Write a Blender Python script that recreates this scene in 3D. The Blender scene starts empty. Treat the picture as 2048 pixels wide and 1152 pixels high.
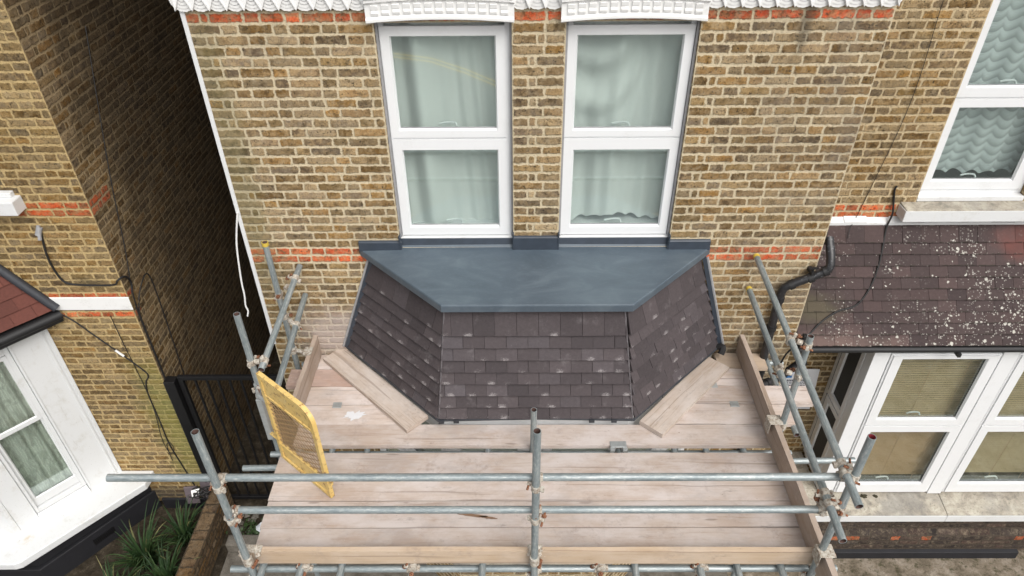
import bpy, math, random
from mathutils import Vector, Matrix
R_ = math.radians
random.seed(7)
scene = bpy.context.scene
col = scene.collection

# ---------------------------------------------------------------- camera
cd = bpy.data.cameras.new("camera"); cam = bpy.data.objects.new("camera", cd); col.objects.link(cam)
cd.sensor_width = 36.0; cd.lens = 36.0 * 1420.0 / 2048.0; cd.clip_end = 400.0; cd.clip_start = 0.05
CR = [[0.9999646427163975, -0.00399985857086559, -0.007396921554290872],
      [0.003479794357331798, -0.603957146513969, 0.7970091945554548],
      [-0.0076553476928185055, -0.7970067542412156, -0.603921873544571]]
m3 = Matrix([[r[0], -r[1], -r[2]] for r in CR])
cam.matrix_world = Matrix.Translation((0, -4.84, 7.25)) @ m3.to_4x4()
scene.camera = cam

# ---------------------------------------------------------------- sky, sun, exposure
SUN_EL, SUN_AZ = 50.0, 150.0          # compass azimuth: 180 = from behind the camera (-y), <180 from the right
w = bpy.data.worlds.new("World"); scene.world = w; w.use_nodes = True
wt = w.node_tree; bg = wt.nodes["Background"]
sky = wt.nodes.new("ShaderNodeTexSky"); sky.sky_type = 'NISHITA'; sky.sun_disc = False
sky.sun_elevation = R_(SUN_EL); sky.sun_rotation = R_(SUN_AZ)
sky.air_density = 1.6; sky.dust_density = 6.0; sky.ozone_density = 1.0
hs = wt.nodes.new("ShaderNodeHueSaturation"); hs.inputs["Saturation"].default_value = 0.22
wt.links.new(sky.outputs[0], hs.inputs["Color"]); wt.links.new(hs.outputs[0], bg.inputs[0])
bg.inputs[1].default_value = 0.14
sd = bpy.data.lights.new("sun", 'SUN'); sun = bpy.data.objects.new("sun", sd); col.objects.link(sun)
sd.energy = 0.75; sd.angle = R_(40); sd.color = (1.0, 0.97, 0.93)
az, el = R_(SUN_AZ), R_(SUN_EL)
to_sun = Vector((math.sin(az) * math.cos(el), math.cos(az) * math.cos(el), math.sin(el)))
sun.rotation_euler = to_sun.to_track_quat('Z', 'Y').to_euler()
scene.view_settings.view_transform = 'Standard'
scene.view_settings.look = 'None'
scene.view_settings.exposure = 0.43
scene.view_settings.gamma = 1.0

# ---------------------------------------------------------------- material helper
class G:
    def __init__(s, name):
        s.m = bpy.data.materials.new(name); s.m.use_nodes = True
        s.t = s.m.node_tree; s.b = s.t.nodes["Principled BSDF"]; s.out = s.t.nodes["Material Output"]
        s._p = None
    def set(s, inp, v):
        if hasattr(v, "is_output"): s.t.links.new(v, inp)
        else:
            if inp.type == 'RGBA' and len(v) == 3: v = (*v, 1)
            inp.default_value = v
    def n(s, typ, ins=None, **props):
        nd = s.t.nodes.new(typ)
        for k, v in props.items(): setattr(nd, k, v)
        for k, v in (ins or {}).items(): s.set(nd.inputs[k], v)
        return nd
    def math(s, op, a, b=0.0, c=0.0, clamp=False):
        nd = s.n("ShaderNodeMath", {0: a, 1: b, 2: c}, operation=op); nd.use_clamp = clamp; return nd.outputs[0]
    def mix(s, f, a, b, blend='MIX'):
        nd = s.n("ShaderNodeMix", {0: f, 6: a, 7: b}, data_type='RGBA', blend_type=blend); return nd.outputs[2]
    def pos(s):
        if not s._p: s._p = s.n("ShaderNodeNewGeometry").outputs["Position"]
        return s._p
    def obj(s): return s.n("ShaderNodeTexCoord").outputs["Object"]
    def uv(s, name="UVMap"): return s.n("ShaderNodeUVMap", uv_map=name).outputs[0]
    def attr(s, name="rnd"):
        nd = s.n("ShaderNodeAttribute", attribute_name=name); return nd.outputs["Color"]
    def sep(s, v): return s.n("ShaderNodeSeparateXYZ", {0: v}).outputs
    def comb(s, x, y, z): return s.n("ShaderNodeCombineXYZ", {0: x, 1: y, 2: z}).outputs[0]
    def scale(s, v, sc): return s.n("ShaderNodeVectorMath", {0: v, 1: sc}, operation='MULTIPLY').outputs[0]
    def add(s, a, b): return s.n("ShaderNodeVectorMath", {0: a, 1: b}, operation='ADD').outputs[0]
    def noise(s, v, sc, det=3.0, rough=0.55, dist=0.0):
        return s.n("ShaderNodeTexNoise", {"Vector": v, "Scale": sc, "Detail": det, "Roughness": rough, "Distortion": dist}).outputs["Fac"]
    def noisec(s, v, sc, det=2.0):
        return s.n("ShaderNodeTexNoise", {"Vector": v, "Scale": sc, "Detail": det}).outputs["Color"]
    def ramp(s, f, stops, interp='LINEAR'):
        nd = s.n("ShaderNodeValToRGB", {0: f}); cr = nd.color_ramp; cr.interpolation = interp
        while len(cr.elements) < len(stops): cr.elements.new(0.5)
        for e, (p, c) in zip(cr.elements, stops): e.position = p; e.color = (*c, 1)
        return nd.outputs[0]
    def smooth(s, x, lo, hi, a=0.0, b=1.0):
        return s.n("ShaderNodeMapRange", {0: x, 1: lo, 2: hi, 3: a, 4: b}, interpolation_type='SMOOTHSTEP').outputs[0]
    def bump(s, h, strength=0.3, dist=0.01):
        s.set(s.b.inputs["Normal"], s.n("ShaderNodeBump", {"Height": h, "Strength": strength, "Distance": dist}).outputs[0])
    def fin(s, color=None, rough=None, metal=None, spec=None):
        if color is not None: s.set(s.b.inputs["Base Color"], color)
        if rough is not None: s.set(s.b.inputs["Roughness"], rough)
        if metal is not None: s.set(s.b.inputs["Metallic"], metal)
        if spec is not None: s.set(s.b.inputs["Specular IOR Level"], spec)
        return s.m

def blob(g, cx, cz, rx, rz, lo=0.6, hi=1.3, ns=6, axis='x'):
    """irregular patch mask on a wall around (cx,cz)"""
    o = g.sep(g.pos()); u = o[0] if axis == 'x' else o[1]
    a = g.math('DIVIDE', g.math('SUBTRACT', u, cx), rx); b = g.math('DIVIDE', g.math('SUBTRACT', o[2], cz), rz)
    d = g.math('SQRT', g.math('ADD', g.math('MULTIPLY', a, a), g.math('MULTIPLY', b, b)))
    d = g.math('ADD', d, g.math('MULTIPLY', g.math('SUBTRACT', g.noise(g.pos(), ns, 4), 0.5), 1.2))
    return g.smooth(d, lo, hi, 1.0, 0.0)

def brick_mat(name, mortar, stain_shade=None, tint=(1, 1, 1), ragged=1.0, contrast=1.0):
    g = G(name)
    cell = g.uv("cell"); half = g.uv("half"); 
    sc = g.n("ShaderNodeSeparateColor", {0: g.attr()}).outputs
    P = g.pos()
    off = g.comb(g.math('MULTIPLY', sc[0], 37.0), g.math('MULTIPLY', sc[1], 53.0), 0.0)
    Pn = g.add(P, off)                                            # each brick has its own piece of noise
    nz = g.noisec(P, 28, 3); nf = g.noisec(P, 95, 2)
    c, h = g.sep(cell), g.sep(half)
    n1, n2 = g.sep(nz), g.sep(nf)
    def wob(x, a, b):
        return g.math('ADD', x, g.math('ADD', g.math('MULTIPLY', g.math('SUBTRACT', a, 0.5), 0.026 * ragged), g.math('MULTIPLY', g.math('SUBTRACT', b, 0.5), 0.014 * ragged)))
    du = g.math('SUBTRACT', h[0], g.math('ABSOLUTE', wob(c[0], n1[0], n2[0])))
    dv = g.math('SUBTRACT', h[1], g.math('ABSOLUTE', wob(c[1], n1[1], n2[1])))
    # rounded arrises
    rr = 0.010
    a = g.math('MAXIMUM', g.math('SUBTRACT', rr, du), 0.0); b = g.math('MAXIMUM', g.math('SUBTRACT', rr, dv), 0.0)
    d = g.math('SUBTRACT', rr, g.math('SQRT', g.math('ADD', g.math('MULTIPLY', a, a), g.math('MULTIPLY', b, b))))
    mask = g.smooth(d, -0.004, 0.006)
    stock = g.ramp(sc[0], [(0.0, (.245, .20, .14)), (0.13, (.165, .098, .034)), (0.26, (.10, .062, .026)), (0.38, (.215, .172, .118)),
                           (0.5, (.155, .105, .045)), (0.62, (.175, .142, .105)), (0.73, (.215, .122, .038)), (0.84, (.145, .118, .092)), (0.93, (.085, .060, .040)), (1.0, (.20, .16, .115))], 'LINEAR')
    red = g.ramp(sc[0], [(0.0, (.46, .085, .03)), (0.5, (.34, .06, .028)), (1.0, (.52, .12, .045))])
    dark = g.ramp(sc[0], [(0.0, (.035, .03, .03)), (0.6, (.05, .04, .037)), (1.0, (.075, .05, .045))])
    base = g.mix(g.math('GREATER_THAN', sc[2], 0.35), stock, red)
    base = g.mix(g.math('GREATER_THAN', sc[2], 0.8), base, dark)
    mott = g.noise(Pn, 22, 4, 0.6); fine = g.noise(Pn, 85, 4, 0.7)
    base = g.mix(g.smooth(mott, 0.40, 0.62), base, g.mix(0.55, base, (.27, .20, .115)))
    base = g.mix(g.smooth(g.noise(Pn, 17, 4, .65), 0.5, 0.68), base, g.mix(0.75, base, (.06, .040, .020)))
    dn_ = g.math('ADD', 0.7, g.math('MULTIPLY', mott, 0.6))
    base = g.mix(g.math('MULTIPLY', g.math('GREATER_THAN', sc[2], 0.8), 0.9), base, g.mix(1.0, dark, g.comb(dn_, dn_, dn_), 'MULTIPLY'))
    br = g.math('ADD', g.math('MULTIPLY', sc[1], 0.62 * contrast), 1.0 - 0.30 * contrast)
    br = g.math('MULTIPLY', br, g.math('ADD', 0.15, g.math('MULTIPLY', fine, 1.7)))
    base = g.mix(1.0, base, g.comb(br, br, br), 'MULTIPLY')
    pits = g.smooth(g.noise(Pn, 62, 2, 0.5), 0.62, 0.69)
    base = g.mix(g.math('MULTIPLY', pits, 0.85), base, (.03, .024, .018))
    # lime bloom over faces
    lime = g.smooth(g.noise(P, 15, 6, 0.75), 0.46, 0.70)
    base = g.mix(g.math('MULTIPLY', lime, 0.5), base, (.31, .265, .195))
    mo = g.mix(g.noise(P, 7, 4), tuple(x * .78 for x in mortar), tuple(min(1, x * 1.18) for x in mortar))
    mo = g.mix(g.smooth(g.noise(P, 48, 4, .65), 0.48, 0.72), mo, tuple(x * .55 for x in mortar))
    colr = g.mix(mask, mo, base)
    big = g.noise(P, 0.9, 3)
    med = g.noise(g.scale(P, (1, 1, .6)), 3.2, 5, .65)
    bb = g.math('ADD', g.math('ADD', 0.66, g.math('MULTIPLY', big, 0.34)), g.math('MULTIPLY', med, 0.36))
    colr = g.mix(1.0, colr, g.comb(bb, bb, bb), 'MULTIPLY')
    colr = g.mix(1.0, colr, tint, 'MULTIPLY')
    if stain_shade: colr = stain_shade(g, colr)
    ht = g.math('ADD', g.math('MULTIPLY', mask, 0.8), g.math('MULTIPLY', fine, 0.35))
    ht = g.math('SUBTRACT', ht, g.math('MULTIPLY', pits, 0.5))
    g.bump(ht, 0.75, 0.008)
    return g.fin(colr, 0.92, spec=0.2)

def stain_main(g, c):
    # soot run under the frieze, cement dust near the scaffold, algae near the left arris
    x = g.sep(g.pos())[0]; z = g.sep(g.pos())[2]
    c = g.mix(g.math('MULTIPLY', blob(g, 1.93, 5.80, 0.06, 0.32, 0.2, 1.25, 11), 0.62), c, (.035, .032, .026))
    c = g.mix(g.math('MULTIPLY', blob(g, -1.6, 3.0, 0.42, 0.42, 0.3, 1.3, 5), 0.72), c, (.46, .40, .375))
    c = g.mix(g.math('MULTIPLY', blob(g, -2.12, 4.6, 0.16, 1.6, 0.3, 1.2, 5), 0.4), c, (.155, .145, .07))
    c = g.mix(g.math('MULTIPLY', blob(g, 2.1, 2.7, 0.4, 0.5, 0.3, 1.3, 7), 0.5), c, (.11, .10, .085))
    c = g.mix(g.math('MULTIPLY', g.smooth(x, 1.4, 2.45), g.math('MULTIPLY', g.smooth(g.noise(g.pos(), 3, 5), 0.4, 0.7), 0.4)), c, (.15, .13, .115))
    return c
def stain_left(g, c):
    c = g.mix(g.math('MULTIPLY', blob(g, -3.68, 1.45, 0.30, 1.0, 0.3, 1.4, 4), 0.62), c, (.21, .21, .06))
    c = g.mix(g.math('MULTIPLY', blob(g, -3.95, 3.36, 0.16, 0.05, 0.3, 1.4, 14), 0.6), c, (.06, .05, .03))
    c = g.mix(g.math('MULTIPLY', blob(g, -4.2, 0.25, 0.7, 0.12, 0.3, 1.4, 8), 0.7), c, (.05, .045, .04))
    return c
def shade_alley(g, c):
    # alley shade painted into the brick colour
    # paler by the street corner, near-black beyond a noisy boundary
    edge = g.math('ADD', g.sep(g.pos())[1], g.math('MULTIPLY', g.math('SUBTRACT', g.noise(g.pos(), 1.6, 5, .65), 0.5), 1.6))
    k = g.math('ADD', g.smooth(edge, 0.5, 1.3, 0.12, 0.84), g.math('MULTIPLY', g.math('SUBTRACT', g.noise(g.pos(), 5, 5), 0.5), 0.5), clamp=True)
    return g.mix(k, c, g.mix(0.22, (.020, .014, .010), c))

M = {}
M['brick'] = brick_mat("stock_brick", (.445, .395, .305), stain_main, (1.24, 1.18, 1.05))
M['brick_right'] = brick_mat("stock_brick_right", (.43, .365, .27), None, (1.2, 1.12, .94))
M['brick_left'] = brick_mat("stock_brick_left", (.42, .335, .21), stain_left, (1.1, 1.02, .80), 1.15)
M['brick_alley'] = brick_mat("painted_shade_brick", (.34, .275, .18), shade_alley, (1.0, .92, .80), 1.2)
M['brick_base'] = brick_mat("sooty_base_brick", (.075, .062, .05), None, (.9, .86, .82), 1.4)
M['brick_old'] = brick_mat("weathered_garden_brick", (.10, .085, .06), None, (.62, .55, .5), 1.4)

def plain(name, c, rough=0.5, var=0.12, sc=8.0, metal=0.0, bump=0.0, bsc=60.0, spec=None):
    g = G(name); nz = g.noise(g.pos(), sc, 4, 0.6)
    colr = g.mix(nz, tuple(x * (1 - var) for x in c), tuple(min(1, x * (1 + var)) for x in c))
    if bump: g.bump(g.noise(g.pos(), bsc, 3), bump, 0.004)
    return g.fin(colr, rough, metal, spec)

def white_mat(name, base, dirt, amount, rough=0.4):
    g = G(name)
    nz = g.noise(g.pos(), 5, 5, 0.65); f = g.noise(g.pos(), 60, 3, 0.6)
    k = g.math('MULTIPLY', g.smooth(g.math('ADD', g.math('MULTIPLY', nz, 0.7), g.math('MULTIPLY', f, 0.3)), 0.5, 0.75), amount)
    g.bump(f, 0.08, 0.003)
    return g.fin(g.mix(k, base, dirt), rough)
M['upvc'] = white_mat("white_upvc", (.74, .75, .76), (.55, .55, .53), 0.3, 0.32)
M['paint'] = white_mat("white_gloss_paint", (.66, .67, .675), (.40, .37, .31), 0.4, 0.42)
M['frieze'] = white_mat("white_masonry_paint", (.76, .76, .75), (.42, .40, .37), 0.45, 0.6)
M['greywhite'] = white_mat("dusty_grey_white", (.55, .56, .57), (.35, .35, .34), 0.5, 0.5)
M['seal'] = plain("grey_mastic", (.30, .30, .31), 0.7, .3, 20)
M['baypaint'] = None
M['stone'] = None
M['blackplastic'] = plain("black_pvc", (.010, .010, .011), 0.6, .4, 12)
M['pipe'] = None
M['iron'] = plain("black_iron_paint", (.006, .006, .007), 0.45, .4, 12)
M['blackpaint'] = plain("black_masonry_paint", (.009, .009, .012), 0.7, .5, 6, bump=.3)
M['cable'] = plain("black_cable", (.012, .011, .011), 0.6, .3)
M['whitecable'] = plain("white_cable", (.75, .75, .74), 0.5, .1)
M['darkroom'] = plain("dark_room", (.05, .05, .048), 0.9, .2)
M['dark'] = plain("dim_room", (.5, .5, .48), 0.9, .2)
M['lead'] = plain("navy_flashing", (.034, .045, .062), 0.42, .35, 14)
M['rust'] = None
M['leadroll'] = plain("weathered_bitumen", (.03, .033, .04), 0.6, .5, 10, bump=.5)
M['moss'] = plain("moss", (.035, .03, .015), 0.95, .5, 90, bump=.8)
M['slate_box'] = plain("purple_slate", (.13, .105, .115), 0.6, .3, 14)
M['litter'] = plain("crumpled_white_plastic", (.6, .63, .66), 0.4, .2)
M['roofslate'] = plain("roof_slate", (.09, .085, .09), 0.7, .3)
M['render'] = plain("grey_render", (.25, .23, .2), 0.9, .2)
M['hip'] = plain("pale_hip_mortar", (.115, .105, .112), 0.8, .4, 30)
M['streak'] = plain("brown_wood_stain", (.22, .135, .085), 0.9, .3, 30)
M['handle'] = plain("white_handle", (.7, .71, .72), 0.35, .05)

g = G("bay_gloss_paint"); P = g.pos()
c1 = g.mix(g.math('MULTIPLY', g.smooth(g.noise(P, 6, 6, .7), .52, .75), .45), (.64, .65, .655), (.44, .42, .37))
c1 = g.mix(g.math('MULTIPLY', g.smooth(g.n("ShaderNodeVectorMath", {0: P, 1: (-5.16, -.50, .69)}, operation='DISTANCE').outputs["Value"], .01, .08, 1, 0), g.smooth(g.noise(P, 22, 4), .35, .65)), c1, (.50, .38, .20))
c1 = g.mix(g.math('MULTIPLY', g.smooth(g.noise(g.scale(P, (1, 1, .12)), 26, 4, .7), .62, .72), .35), c1, (.36, .34, .30))
c1 = g.mix(g.math('MULTIPLY', g.smooth(g.noise(P, 80, 3), .68, .72), .5), c1, (.25, .23, .2))
g.bump(g.noise(P, 14, 4), .12, .004); M['baypaint'] = g.fin(c1, .45)
# stone sill
g = G("weathered_stone"); P = g.pos()
c1 = g.ramp(g.noise(P, 7, 6, 0.68, 0.6), [(0.3, (.17, .155, .13)), (0.46, (.33, .295, .24)), (0.6, (.43, .395, .325)), (0.78, (.58, .55, .48))])
c1 = g.mix(g.math('MULTIPLY', g.smooth(g.noise(P, 45, 4), 0.52, 0.72), 0.5), c1, (.09, .08, .07))
c1 = g.mix(g.math('MULTIPLY', g.smooth(g.noise(P, 2.0, 4), 0.5, 0.65), 0.5), c1, (.17, .165, .16))
g.bump(g.noise(P, 60, 4), 0.4, 0.004); M['stone'] = g.fin(c1, 0.9)

# black pipe with dusty splashes
g = G("black_downpipe"); P = g.pos()
c1 = g.mix(g.math('MULTIPLY', g.smooth(g.noise(P, 38, 4, 0.7), 0.56, 0.72), 0.5), (.016, .016, .018), (.22, .23, .24))
M['pipe'] = g.fin(c1, g.mix(0.5, (.3, .3, .3), (.45, .45, .45)))
M['pipe'].node_tree.nodes["Principled BSDF"].inputs["Roughness"].default_value = .38

# rust
g = G("rusty_steel"); P = g.pos()
M['rust'] = g.fin(g.ramp(g.noise(P, 70, 4, .6), [(0.3, (.06, .028, .017)), (0.5, (.17, .065, .03)), (0.7, (.32, .16, .09))]), 0.85)
g = G("cement_splashed_coupler"); P = g.pos()
M['coupler'] = g.fin(g.ramp(g.noise(P, 48, 5, .65), [(0.28, (.14, .075, .045)), (0.40, (.27, .22, .175)), (0.52, (.42, .385, .33)), (0.72, (.58, .56, .50))]), 0.85)
g.bump(g.noise(P, 90, 4), 0.6, 0.004)

# galvanised tube : uv u = along (m), v = around (0..1)
g = G("galvanised_tube"); UV = g.uv(); oi = g.n("ShaderNodeObjectInfo").outputs["Random"]
u, v, _ = g.sep(UV); q = g.comb(g.math('ADD', u, g.math('MULTIPLY', oi, 9.0)), g.math('MULTIPLY', v, 1.0), oi)
st = g.noise(g.scale(q, (1.6, 3.0, 1)), 2.0, 4, 0.6); sp = g.noise(g.scale(q, (14, 9, 1)), 2.0, 5, 0.65); fl = g.noise(g.pos(), 130, 3)
c1 = g.ramp(g.math('ADD', g.math('MULTIPLY', st, 0.55), g.math('MULTIPLY', sp, 0.45)), [(0.33, (.15, .18, .19)), (0.45, (.225, .262, .272)), (0.56, (.31, .345, .35)), (0.68, (.46, .48, .475))])
c1 = g.mix(g.math('MULTIPLY', g.smooth(sp, 0.58, 0.74), 0.55), c1, (.60, .59, .55))
c1 = g.mix(g.math('MULTIPLY', g.smooth(g.noise(g.scale(q, (5, 6, 1)), 3.0, 5, .7), 0.66, 0.78), 0.55), c1, (.17, .10, .06))
g.bump(fl, 0.12, 0.002)
M['tube'] = g.fin(c1, 0.46, 0.35)
M['tubeinside'] = plain("rusty_tube_inside", (.10, .055, .045), 0.9, .5, 40)
M['tubered'] = plain("red_oxide_tube_inside", (.23, .02, .03), 0.8, .4, 40)
M['tubeyellow'] = plain("yellow_tube_tape", (.55, .40, .06), 0.6, .25, 40)
M['galv'] = plain("galvanised_plate", (.36, .38, .38), 0.5, .3, 30, metal=.4)

def wood(name, ca, cb, grain, dust, dusta, rough=0.85):
    """uv u along the board in metres, v across; every board has its own offset"""
    g = G(name); UV = g.uv(); oi = g.n("ShaderNodeObjectInfo").outputs["Random"]
    u, v, _ = g.sep(UV)
    q = g.comb(g.math('ADD', u, g.math('MULTIPLY', oi, 31.0)), g.math('ADD', v, g.math('MULTIPLY', oi, 17.0)), oi)
    warp = g.noise(g.scale(q, (1.2, 5, 1)), 1.0, 2)
    q2 = g.add(q, g.comb(0.0, g.math('MULTIPLY', warp, 0.06), 0.0))
    gr = g.noise(g.scale(q2, (1.6, 60, 1)), 1.0, 4, 0.65); g2 = g.noise(g.scale(q2, (4, 190, 1)), 1.0, 3, 0.6)
    patch = g.noise(g.scale(q, (1.3, 4.0, 1)), 1.0, 4, 0.6)
    c1 = g.mix(g.smooth(patch, 0.3, 0.7), ca, cb)
    c1 = g.mix(g.math('MULTIPLY', g.smooth(gr, 0.5, 0.72), 0.5), c1, grain)
    c1 = g.mix(g.math('MULTIPLY', g.smooth(g2, 0.55, 0.75), 0.35), c1, grain)
    d = g.smooth(g.noise(g.add(g.scale(q, (2.2, 5, 1)), (5, 3, 0)), 1.0, 5, 0.7), 0.36, 0.68)
    c1 = g.mix(g.math('MULTIPLY', d, dusta), c1, dust)
    # knots and stray dark marks
    vr = g.n("ShaderNodeTexVoronoi", {"Vector": g.scale(q, (1.6, 9.0, 1)), "Scale": 1.0}).outputs["Distance"]
    kn = g.smooth(vr, 0.05, 0.10, 1.0, 0.0)
    c1 = g.mix(g.math('MULTIPLY', kn, 0.45), c1, (.10, .06, .035))
    sm = g.smooth(g.noise(g.scale(q, (3, 14, 1)), 1.0, 6, 0.8), 0.58, 0.74)
    grey = g.smooth(g.noise(g.add(g.scale(q, (1.7, 3.2, 1)), (9, 4, 0)), 1.0, 5, 0.7), 0.48, 0.66)
    c1 = g.mix(g.math('MULTIPLY', grey, 0.38), c1, tuple(x * .62 for x in dust))
    PW = g.pos()
    boot = g.math('MULTIPLY', g.smooth(g.noise(PW, 4.2, 6, .72), 0.5, 0.68), g.smooth(g.noise(PW, 26, 4, .7), 0.40, 0.62))
    c1 = g.mix(g.math('MULTIPLY', boot, 0.42), c1, (.27, .215, .185))
    spl = g.smooth(g.noise(PW, 34, 3, .6), 0.70, 0.75)
    c1 = g.mix(g.math('MULTIPLY', spl, 0.5), c1, (.62, .60, .58))
    spk = g.smooth(g.noise(g.scale(q, (30, 46, 1)), 1.0, 3, 0.6), 0.70, 0.76)
    c1 = g.mix(g.math('MULTIPLY', spk, 0.55), c1, (.16, .11, .085))
    c1 = g.mix(g.math('MULTIPLY', sm, 0.5), c1, (.13, .095, .07))
    ln = g.smooth(g.noise(g.scale(q2, (0.5, 33, 1)), 1.0, 1, 0.3), 0.665, 0.70)
    c1 = g.mix(g.math('MULTIPLY', ln, 0.36), c1, (.12, .08, .06))
    br = g.math('ADD', 0.88, g.math('MULTIPLY', oi, 0.2))
    c1 = g.mix(1.0, c1, g.comb(br, br, br), 'MULTIPLY')
    g.bump(g.math('ADD', gr, g.math('MULTIPLY', g2, 0.5)), 0.22, 0.003)
    return g.fin(c1, rough, spec=0.25)
M['board'] = wood("dusty_scaffold_board", (.46, .365, .305), (.53, .45, .395), (.32, .225, .165), (.60, .54, .515), 0.9)
M['loose'] = wood("worn_scaffold_board", (.44, .35, .28), (.50, .42, .36), (.22, .145, .10), (.60, .54, .50), 0.72)
M['oldtoe'] = wood("old_toe_board", (.33, .25, .19), (.39, .31, .25), (.22, .145, .10), (.46, .39, .345), 0.6)
M['redboard'] = wood("reddish_scaffold_board", (.46, .31, .245), (.50, .36, .295), (.31, .20, .15), (.55, .43, .38), 0.6)
M['toe'] = wood("pine_toe_board", (.42, .315, .22), (.49, .38, .275), (.28, .185, .11), (.54, .45, .375), 0.5)

# blue grey fibreglass roof
g = G("grp_roof"); P = g.pos()
sm = g.noise(g.scale(P, (1.0, 2.2, 1)), 2.4, 4, 0.6, 1.2); fi = g.noise(g.scale(P, (1, 3, 1)), 26, 4, 0.65)
c1 = g.ramp(sm, [(0.3, (.058, .079, .101)), (0.5, (.071, .095, .120)), (0.7, (.096, .124, .149))])
c1 = g.mix(g.math('MULTIPLY', g.smooth(fi, 0.5, 0.75), 0.28), c1, (.13, .165, .19))
scr = g.smooth(g.noise(g.scale(P, (1, 1, 1)), 55, 5, 0.75, 2.0), 0.67, 0.73)
near = g.smooth(g.n("ShaderNodeVectorMath", {0: P, 1: (-0.12, -0.45, 3.98)}, operation='DISTANCE').outputs["Value"], 0.06, 0.36, 1.0, 0.0)
c1 = g.mix(g.math('MULTIPLY', scr, g.math('ADD', 0.22, g.math('MULTIPLY', near, 0.6))), c1, (.38, .42, .44))
rr_ = g.math('ADD', 0.36, g.math('MULTIPLY', sm, 0.25))
g.bump(g.noise(P, 9, 3), 0.12, 0.006); M['grp'] = g.fin(c1, rr_)

def tile_mat(name, stops, smudge, lichen=0.0, moss=0.0):
    g = G(name); cell = g.uv("cell"); P = g.pos()
    s = g.n("ShaderNodeSeparateColor", {0: g.attr()}).outputs; c = g.sep(cell)
    c1 = g.ramp(s[0], stops)
    br = g.math('MULTIPLY', g.math('ADD', 0.88, g.math('MULTIPLY', s[1], 0.2)), g.math('ADD', 0.68, g.math('MULTIPLY', g.noise(P, 45, 4, .65), 0.6)))
    c1 = g.mix(1.0, c1, g.comb(br, br, br), 'MULTIPLY')
    if smudge:
        # pale efflorescence: broken scuffs gathered at the tails, thin runs on a few tiles
        tail = g.smooth(c[1], 0.006, 0.046, 1.0, 0.0)
        mid = g.smooth(g.math('ABSOLUTE', g.math('SUBTRACT', c[0], g.math('MULTIPLY', g.math('SUBTRACT', s[2], 0.5), 0.10))), 0.006, 0.062, 1.0, 0.0)
        br_ = g.noise(g.scale(P, (1, 1, 1.8)), 62, 6, .8)
        k = g.smooth(g.math('ADD', br_, g.math('MULTIPLY', g.math('MULTIPLY', tail, mid), g.smooth(s[1], 0.2, 1.0, 0.02, 0.30))), 0.62, 0.84)
        c1 = g.mix(g.math('MULTIPLY', k, 0.62), c1, (.36, .335, .335))
        k2 = g.math('MULTIPLY', g.smooth(g.noise(g.scale(P, (1, 1, .10)), 75, 5, .75), 0.60, 0.72), g.smooth(g.noise(P, 5, 3), .45, .65))
        c1 = g.mix(g.math('MULTIPLY', k2, 0.30), c1, (.27, .25, .255))
        pl = g.smooth(g.noise(P, 6, 5, .7), 0.55, 0.8)
        c1 = g.mix(g.math('MULTIPLY', pl, 0.4), c1, (.24, .22, .225))
    if lichen:
        vo = g.n("ShaderNodeTexVoronoi", {"Vector": g.add(P, g.scale(g.noisec(P, 40), (.03, .03, .03))), "Scale": 27.0, "Randomness": 1.0})
        ra = g.sep(vo.outputs["Color"]); size = g.math('MULTIPLY', g.math('POWER', ra[0], 2.6), 0.46)
        dist = g.math('ADD', vo.outputs["Distance"], g.math('MULTIPLY', g.math('SUBTRACT', g.noise(P, 70, 3), .5), 0.22))
        x, y, z = g.sep(P)
        dens = g.math('ADD', g.smooth(x, 2.5, 3.6, 0.42, 1.0), 0.0)
        dens = g.math('MULTIPLY', dens, g.smooth(z, 3.86, 3.66, 0.25, 1.0))
        patch = g.smooth(g.noise(P, 2.4, 3), 0.4, 0.6)
        sz = g.math('MULTIPLY', size, g.math('MULTIPLY', dens, g.math('ADD', 0.62, g.math('MULTIPLY', patch, 0.42))))
        k = g.smooth(g.math('SUBTRACT', sz, dist), -0.03, 0.07)
        vo2 = g.n("ShaderNodeTexVoronoi", {"Vector": P, "Scale": 60.0})
        k2 = g.math('MULTIPLY', g.smooth(g.math('SUBTRACT', g.math('MULTIPLY', g.math('POWER', g.sep(vo2.outputs["Color"])[0], 2.6), 0.62), vo2.outputs["Distance"]), 0.0, 0.05), g.math('MULTIPLY', dens, patch))
        redp = g.math('MULTIPLY', blob(g, 4.75, 3.74, 0.5, 0.16, 0.3, 1.3, 5), 0.6)
        c1 = g.mix(redp, c1, (.20, .06, .045))
        pale = g.math('MULTIPLY', blob(g, 2.75, 2.98, 0.7, 0.10, 0.3, 1.4, 6), 0.5)
        c1 = g.mix(pale, c1, (.20, .135, .115))
        c1 = g.mix(g.math('MULTIPLY', k, .92), c1, g.mix(g.noise(P, 30, 3), (.34, .33, .27), (.62, .60, .56))); c1 = g.mix(g.math('MULTIPLY', k2, 0.7), c1, (.42, .40, .36))
        ol = g.math('MULTIPLY', blob(g, 2.66, 3.25, 0.22, 0.12, 0.3, 1.4, 9), 0.4)
        c1 = g.mix(ol, c1, (.10, .095, .045))
        c1 = g.mix(g.math('MULTIPLY', g.smooth(g.math('SUBTRACT', 0.013, c[1]), 0.0, 0.012), g.smooth(g.noise(P, 24, 4), .45, .6)), c1, (.03, .025, .018))
    g.bump(g.noise(P, 120, 3), 0.25, 0.003)
    return g.fin(c1, 0.8, spec=0.3)
M['tile'] = tile_mat("plum_grey_tile", [(0.0, (.056, .047, .050)), (0.5, (.065, .054, .057)), (0.85, (.076, .063, .066)), (1.0, (.085, .074, .080))], True)
M['oldtile'] = tile_mat("lichened_brown_tile", [(0.0, (.045, .031, .031)), (0.5, (.055, .038, .037)), (1.0, (.072, .047, .045))], False, 1.0)
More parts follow.
